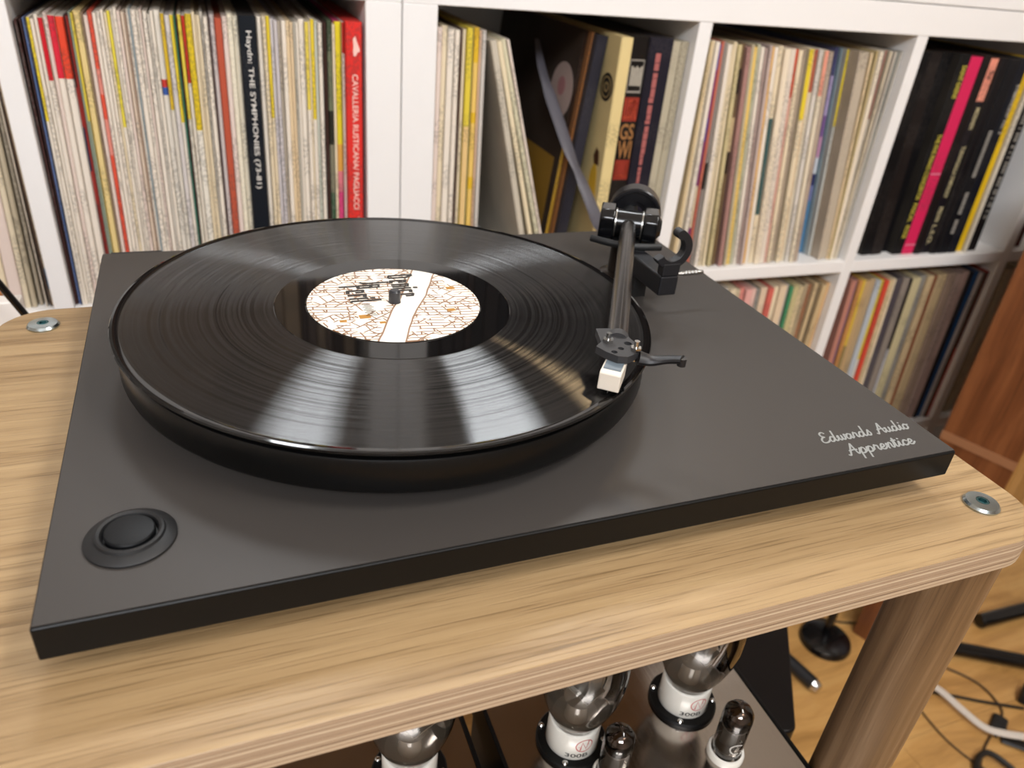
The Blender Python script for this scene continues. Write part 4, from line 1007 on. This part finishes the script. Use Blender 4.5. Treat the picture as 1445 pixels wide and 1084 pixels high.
def big_valve(a, x, y, label, face):
    so = ring_on(a, x, y, .0196, .0262)
    for th in (face+2.35-1.2, face-.9+.3, face+3.0, face-2.2):
        bm = NB(); lathe(bm, [(0, 0), (.0021, 0), (.0021, .0012), (.0012, .0021), (0, .0023)], 14, Matrix.Translation((x+.0232*math.cos(th), y+.0232*math.sin(th), AZT+.004))); fin('socket_screw', bm, M_chrome, so)
    v = thing('power_valve', label, 'valve', (x, y, AZT), 'output valves on the amplifiers')
    z = AZT+.0005
    bm = NB(); lathe(bm, [(0, 0), (.0186, 0), (.0190, .001), (.0190, .0255), (.0184, .0270), (.0170, .0275), (0, .0275)], 56, Matrix.Translation((x, y, z))); base = fin('ceramic_base', bm, M_ceram, v)
    f = wrap(x, y, z, .01912, face)
    bm = NB(); ribbon(bm, [(.0062*math.cos(t_*math.pi/16), .0183+.0062*math.sin(t_*math.pi/16)) for t_ in range(33)], .0008, f)
    ribbon(bm, [(-.0028, .0141), (-.0018, .0223), (.0016, .0145), (.0030, .0227)], .0010, f); ribbon(bm, [(-.004, .0173), (.0034, .0191)], .0006, f)
    fin('maker_emblem', bm, M_redink, base, smooth=False)
    bm = text_mesh('300B', .0170, .0040, .012)
    for q in bm.verts: q.co = f(q.co.x-.0130, q.co.y+.0058)
    fin('lettering', bm, M_blkink, base, smooth=False, inv=False)
    # glass: shouldered bulb with an inner wall
    prof = [(.0172, .0276), (.0180, .030), (.0205, .036), (.0245, .046), (.0285, .060), (.0305, .075), (.0300, .090), (.0262, .108), (.0225, .118), (.0215, .128), (.0215, .142), (.0190, .152), (.0110, .158), (0, .160)]
    bm = NB(); lathe(bm, prof, 48, Matrix.Translation((x, y, z))); fin('glass_bulb', bm, M_glass, v)
    bm = NB(); Mv = Matrix.Translation((x, y, z)) @ Matrix.Rotation(face+.4, 4, 'Z')
    box(bm, -.012, .012, -.0075, .0075, .062, .118, Mv); fin('anode', bm, M_anode, v, smooth=False, bevel=.002)
    bm = NB(); lathe(bm, [(0, .0276), (.0085, .0276), (.0075, .036), (.0068, .046), (.0110, .048), (0, .050)], 28, Matrix.Translation((x, y, z))); fin('glass_stem', bm, plain('stem_glass', 'd6cec2', .12, spec=.8), v)
    bm = NB()
    for q in (-.008, -.0028, .0028, .008): cyl(bm, Mv @ Vector((q, 0, .046)), Mv @ Vector((q, 0, .064)), .0007, seg=8)
    fin('support_wires', bm, M_chrome, v)
    bm = NB(); box(bm, -.014, .014, -.009, .009, .0595, .0610, Mv); fin('mica_spacer', bm, M_mica, v, smooth=False)
big_valve(amp_r, .2815, .0685, 'power valve with white ceramic base, middle of the right amplifier', math.radians(-92))
big_valve(amp_r, .3795, .0730, 'power valve with white ceramic base, beside the small bare valve', math.radians(-92))
big_valve(amp_l, .1625, .0790, 'power valve with white ceramic base on the left amplifier', math.radians(-88))
def small_valve(a, x, y, label, face):
    bm = NB(); lathe(bm, [(.0112, 0), (.0135, 0), (.0135, .004), (.0128, .0055), (.0112, .0055)], 40, Matrix.Translation((x, y, AZT)), closed=True); fin('small_socket', bm, M_ceram, a)
    v = thing('signal_valve', label, 'valve', (x, y, AZT), 'small bare valves on the right amplifier')
    z = AZT+.0008
    prof = [(.0075, .0), (.0098, .001), (.0106, .004), (.0108, .040), (.0104, .0455), (.0080, .0495), (.0040, .0515), (.0022, .0525), (.0010, .0560), (0, .0575)]
    bm = NB(); lathe(bm, prof, 36, Matrix.Translation((x, y, z))); fin('glass_envelope', bm, M_glass, v)
    bm = NB(); lathe(bm, [(.0092, .034), (.0099, .036), (.0098, .0402), (.0094, .0447), (.0071, .0485), (.0034, .0503), (0, .0507)], 32, Matrix.Translation((x, y, z))); fin('getter_flash', bm, M_getter, v)
    Mv = Matrix.Translation((x, y, z)) @ Matrix.Rotation(face+.5, 4, 'Z')
    bm = NB(); box(bm, -.0062, .0062, -.0034, .0034, .010, .031, Mv); fin('anode', bm, M_anode, v, smooth=False, bevel=.001)
    bm = NB()
    for q in (.0085, .0322): lathe(bm, [(0, q), (.0092, q), (.0092, q+.0008), (0, q+.0008)], 24, Matrix.Translation((x, y, z)))
    fin('mica_spacer', bm, M_mica, v)
    f = wrap(x, y, z, .01090, face); bm = NB()
    ribbon(bm, [(.0050*math.cos(t_*math.pi/10)-.001, .0185+.0050*math.sin(t_*math.pi/10)) for t_ in range(3, 17)], .0010, f)
    for b in (.0125, .0150): ribbon(bm, [(-.005, b), (.004, b)], .0012, f)
    fin('printed_mark', bm, plain('white_stamp', 'cfcac2', .5), v, smooth=False)
small_valve(amp_r, .3865, .0240, 'small bare glass valve standing free near the right edge of the deck', math.radians(-95))
small_valve(amp_r, .2960, .0330, 'small bare glass valve in front of the middle power valve', math.radians(-95))
# what the amplifiers stand on, and a dark cabinet set at an angle behind them
r = thing('amplifier_stand', 'black low stand carrying the two valve amplifiers below the table', 'stand', (.21, 0, FL))
bm = NB(); box(bm, -.008, .436, -.130, .132, AB-.02, AB-.0003); fin('stand_top', bm, M_blackm, r, smooth=False, bevel=.002)
for x in (.015, .413):
    for y in (-.11, .11):
        bm = NB(); box(bm, x-.018, x+.018, y-.018, y+.018, FL, AB-.02); fin('leg', bm, M_blackm, r, smooth=False, bevel=.002)
r = thing('equipment_cabinet', 'dark lacquered cabinet set at an angle between amplifier deck and table leg', 'cabinet', (.55, .2, FL))
c0 = Vector((.540, .082, 0)); dv = Vector((.0773, .1106, 0)).normalized()
Mc = Matrix(((dv.x, -dv.y, 0, c0.x), (dv.y, dv.x, 0, c0.y), (0, 0, 1, 0), (0, 0, 0, 1)))
bm = NB(); prism(bm, rrect(-.004, .30, .0, .150, .012, 5), FL+.03, -.400, Mc); fin('carcass', bm, plain('dark_lacquer', '0c0706', .4, spec=.2), r, ang=.5, bevel=.002)
for x, y in ((.03, .03), (.26, .03), (.03, .12), (.26, .12)):
    q = Mc @ Vector((x, y, 0)); bm = NB(); cyl(bm, (q.x, q.y, FL), (q.x, q.y, FL+.03), .02); fin('foot', bm, M_rub, r)

# ------------------------------------------------------------------ right side: brown cabinet, things on the floor
r = thing('wooden_cabinet', 'tall brown wooden cabinet beyond the right edge of the table', 'cabinet', (1.35, .50, FL))
a = Vector((1.2425, .390, 0)); d1 = Vector((-.0445, .110, 0)); d2 = Vector((.927, .375, 0)).normalized()*.345
def quad(name, pts, z0, z1, mat, **k):
    bm = NB(); prism(bm, [(p.x, p.y) for p in pts], z0, z1); return fin(name, bm, mat, r, smooth=False, **k)
quad('carcass', [a, a+d2, a+d2+d1, a+d1], FL, -.02, M_speak, bevel=.002)
nrm = Vector((d2.y, -d2.x, 0)).normalized()
quad('front_panel', [a+nrm*.0015, a+d2+nrm*.0015, a+d2, a], FL+.01, -.03, M_pine)
ln = Vector((-d1.y, d1.x, 0)).normalized()
if ln.x > 0: ln = -ln
quad('side_strip', [a+ln*.002, a+d1+ln*.002, a+d1, a], -.452, -.437, plain('strip_brown', '9a6c4c', .35))

bm = NB(); q = (1.124, .497)
r = thing('round_base_stand', 'black round stand base on the floor behind the table leg', 'stand', (q[0], q[1], FL))
bm.free(); bm = NB(); lathe(bm, [(0, 0), (.049, 0), (.050, .004), (.047, .012), (.036, .018), (.014, .022), (0, .023)], 56, Matrix.Translation((q[0], q[1], FL))); fin('base', bm, M_gloss, r)
bm = NB(); cyl(bm, (q[0], q[1]+.004, FL+.022), (q[0]+.005, q[1]+.012, FL+.30), .008); fin('pole', bm, M_gloss, r)
q = (1.66, .27)
r = thing('heavy_base_stand', 'large black round base at the right edge, beyond the oak leg', 'stand', (q[0], q[1], FL))
bm = NB(); lathe(bm, [(0, 0), (.105, 0), (.11, .01), (.10, .035), (.04, .05), (0, .052)], 56, Matrix.Translation((q[0], q[1], FL))); fin('base', bm, M_gloss, r)
bm = NB(); cyl(bm, (q[0]-.02, q[1], FL+.05), (q[0]-.02, q[1], FL+.5), .012); fin('pole', bm, M_gloss, r)
bm = NB(); cyl(bm, (1.47, .435, FL+.016), (1.76, .425, FL+.016), .015, seg=18, bev=.003)
tag(fin('black_rod', bm, M_gloss), 'black rod lying on the floor under the cabinet front', 'rod')
bm = NB(); cyl(bm, (1.335, .412, FL+.0145), (1.56, .278, FL+.0145), .014, seg=20, bev=.003)
tag(fin('black_bar', bm, M_gloss), 'straight black bar on the floor, right of the table leg', 'bar')
r = thing('metal_torch', 'dark metal tube with a silver tip on the floor beside the cabinet', 'torch', (1.03, .43, FL))
p0, p1 = Vector((1.008, .480, FL+.0135)), Vector((1.022, .412, FL+.0135))
bm = NB(); cyl(bm, p0, p1, .013, seg=24, bev=.001); fin('barrel', bm, plain('gunmetal', '3c3e42', .35, metal=.7), r)
bm = NB(); d = (p1-p0).normalized(); cyl(bm, p1, p1+d*.012, .0125, .009, seg=24, bev=.0008); fin('tip', bm, M_chrome, r)
FZ = FL
def cable(name, pts, rad, mat, label, flat=1.0, lift=None):
    h = rad*flat+.0003
    bm = NB(); tube(bm, catmull([(x, y, FZ+h+(dz[0] if dz else 0)) for x, y, *dz in pts], 8), rad, 8, flat)
    return tag(fin(name, bm, mat), label, 'cable')
cable('white_cable', [(1.221, .390, .002), (1.247, .335, .008), (1.255, .285, .008), (1.264, .245, .008), (1.285, .222, .012), (1.33, .200, .010), (1.42, .150, .006), (1.50, .105, .006)], .0072, M_cabw, 'thick white cable curving over the floor right of the leg', .7)
cable('black_thin_cable', [(1.10, .375), (1.18, .365), (1.26, .325), (1.32, .290), (1.385, .255)], .0028, M_cabk, 'thin dark cable running to the black plug on the floor')
cable('brown_thin_cable', [(1.20, .50), (1.29, .40), (1.345, .33), (1.345, .275), (1.325, .252)], .0022, M_cabb, 'thin brown cable looping down to the black inline box')
cable('cable_below_box', [(1.272, .232), (1.235, .215), (1.20, .19), (1.18, .15)], .0022, M_cabb, 'thin cable leaving the inline box towards the bottom edge')
cable('fine_brown_cable', [(1.19, .33), (1.185, .26), (1.195, .21), (1.21, .18)], .0018, M_cabb, 'fine brown cable on the floor close to the table leg')
cable('wall_cable', [(1.02, .62), (1.10, .585), (1.185, .53), (1.24, .51)], .0020, M_cabk, 'thin dark cable behind the round stand base')
cable('black_heavy_cable', [(1.285, .222), (1.34, .17), (1.40, .13), (1.48, .09)], .011, M_cabk, 'heavy flat black cable at the lower right edge of the floor', .45)
cable('black_coil', [(1.165, .155), (1.19, .195, .004), (1.225, .205, .008), (1.245, .175, .004), (1.25, .13)], .0052, M_cabk, 'loop of black cable at the bottom edge of the floor')
r = thing('inline_box', 'small black inline box on the thin brown cable', 'cable box', (1.30, .243, FL))
bm = NB(); box(bm, -.013, .013, -.022, .022, .0003, .012, Matrix.Translation((1.303, .243, FL)) @ Matrix.Rotation(-1.05, 4, 'Z')); fin('case', bm, M_blackm, r, smooth=False, bevel=.0055, bseg=3)
bm = NB(); cyl(bm, (1.2875, .2315, FL+.006), (1.2765, .2275, FL+.006), .0050, .003, seg=12); fin('strain_relief', bm, M_rub, r)
r = thing('mains_plug', 'black plug with a bent cable at the right edge of the floor', 'plug', (1.41, .235, FL))
bm = NB(); box(bm, -.02, .02, -.026, .026, .0003, .03, Matrix.Translation((1.415, .258, FL)) @ Matrix.Rotation(.5, 4, 'Z')); fin('body', bm, M_blackm, r, smooth=False, bevel=.006, bseg=3)
bm = NB(); tube(bm, catmull([(1.412, .236, FL+.010), (1.408, .222, FL+.009), (1.425, .205, FL+.009), (1.47, .185, FL+.009)], 6), [.009]*19, 10); fin('strain_relief', bm, M_rub, r)
bm = NB(); lathe(bm, [(0, 0), (.036, 0), (.037, .003), (.034, .009), (0, .011)], 40, Matrix.Translation((1.118, .145, FL)))
tag(fin('black_disc', bm, M_gloss), 'low black disc on the floor at the bottom edge', 'disc')

# left edge: white cabinet, orange-brown box and a black rod behind the table corner
bm = NB(); box(bm, -.42, -.0750, .432, .447, FL, -.0640)
tag(fin('white_board', bm, M_whitec, smooth=False, bevel=.0015), 'white board standing behind the left rear corner of the table', 'board')
bm = NB(); box(bm, -.30, -.0965, .475, .487, FL, -.0740)
tag(fin('wooden_box', bm, plain('orange_wood', 'a86a34', .4), smooth=False, bevel=.002), 'orange-brown wooden box at the left edge behind the white board', 'box')
bm = NB(); tube(bm, [Vector((-.1437, .42, .10)), Vector((-.0718, .42, -.0677)), Vector((.298, .42, FL+.001))], .0029, 12)
tag(fin('black_stick', bm, M_gloss), 'thin black stick slanting down behind the left rear table corner', 'stick')

# ------------------------------------------------------------------ lift the layout so that the floor is at z = 0
for o in list(SC.objects):
    if o.parent is None: o.location.z += Z0
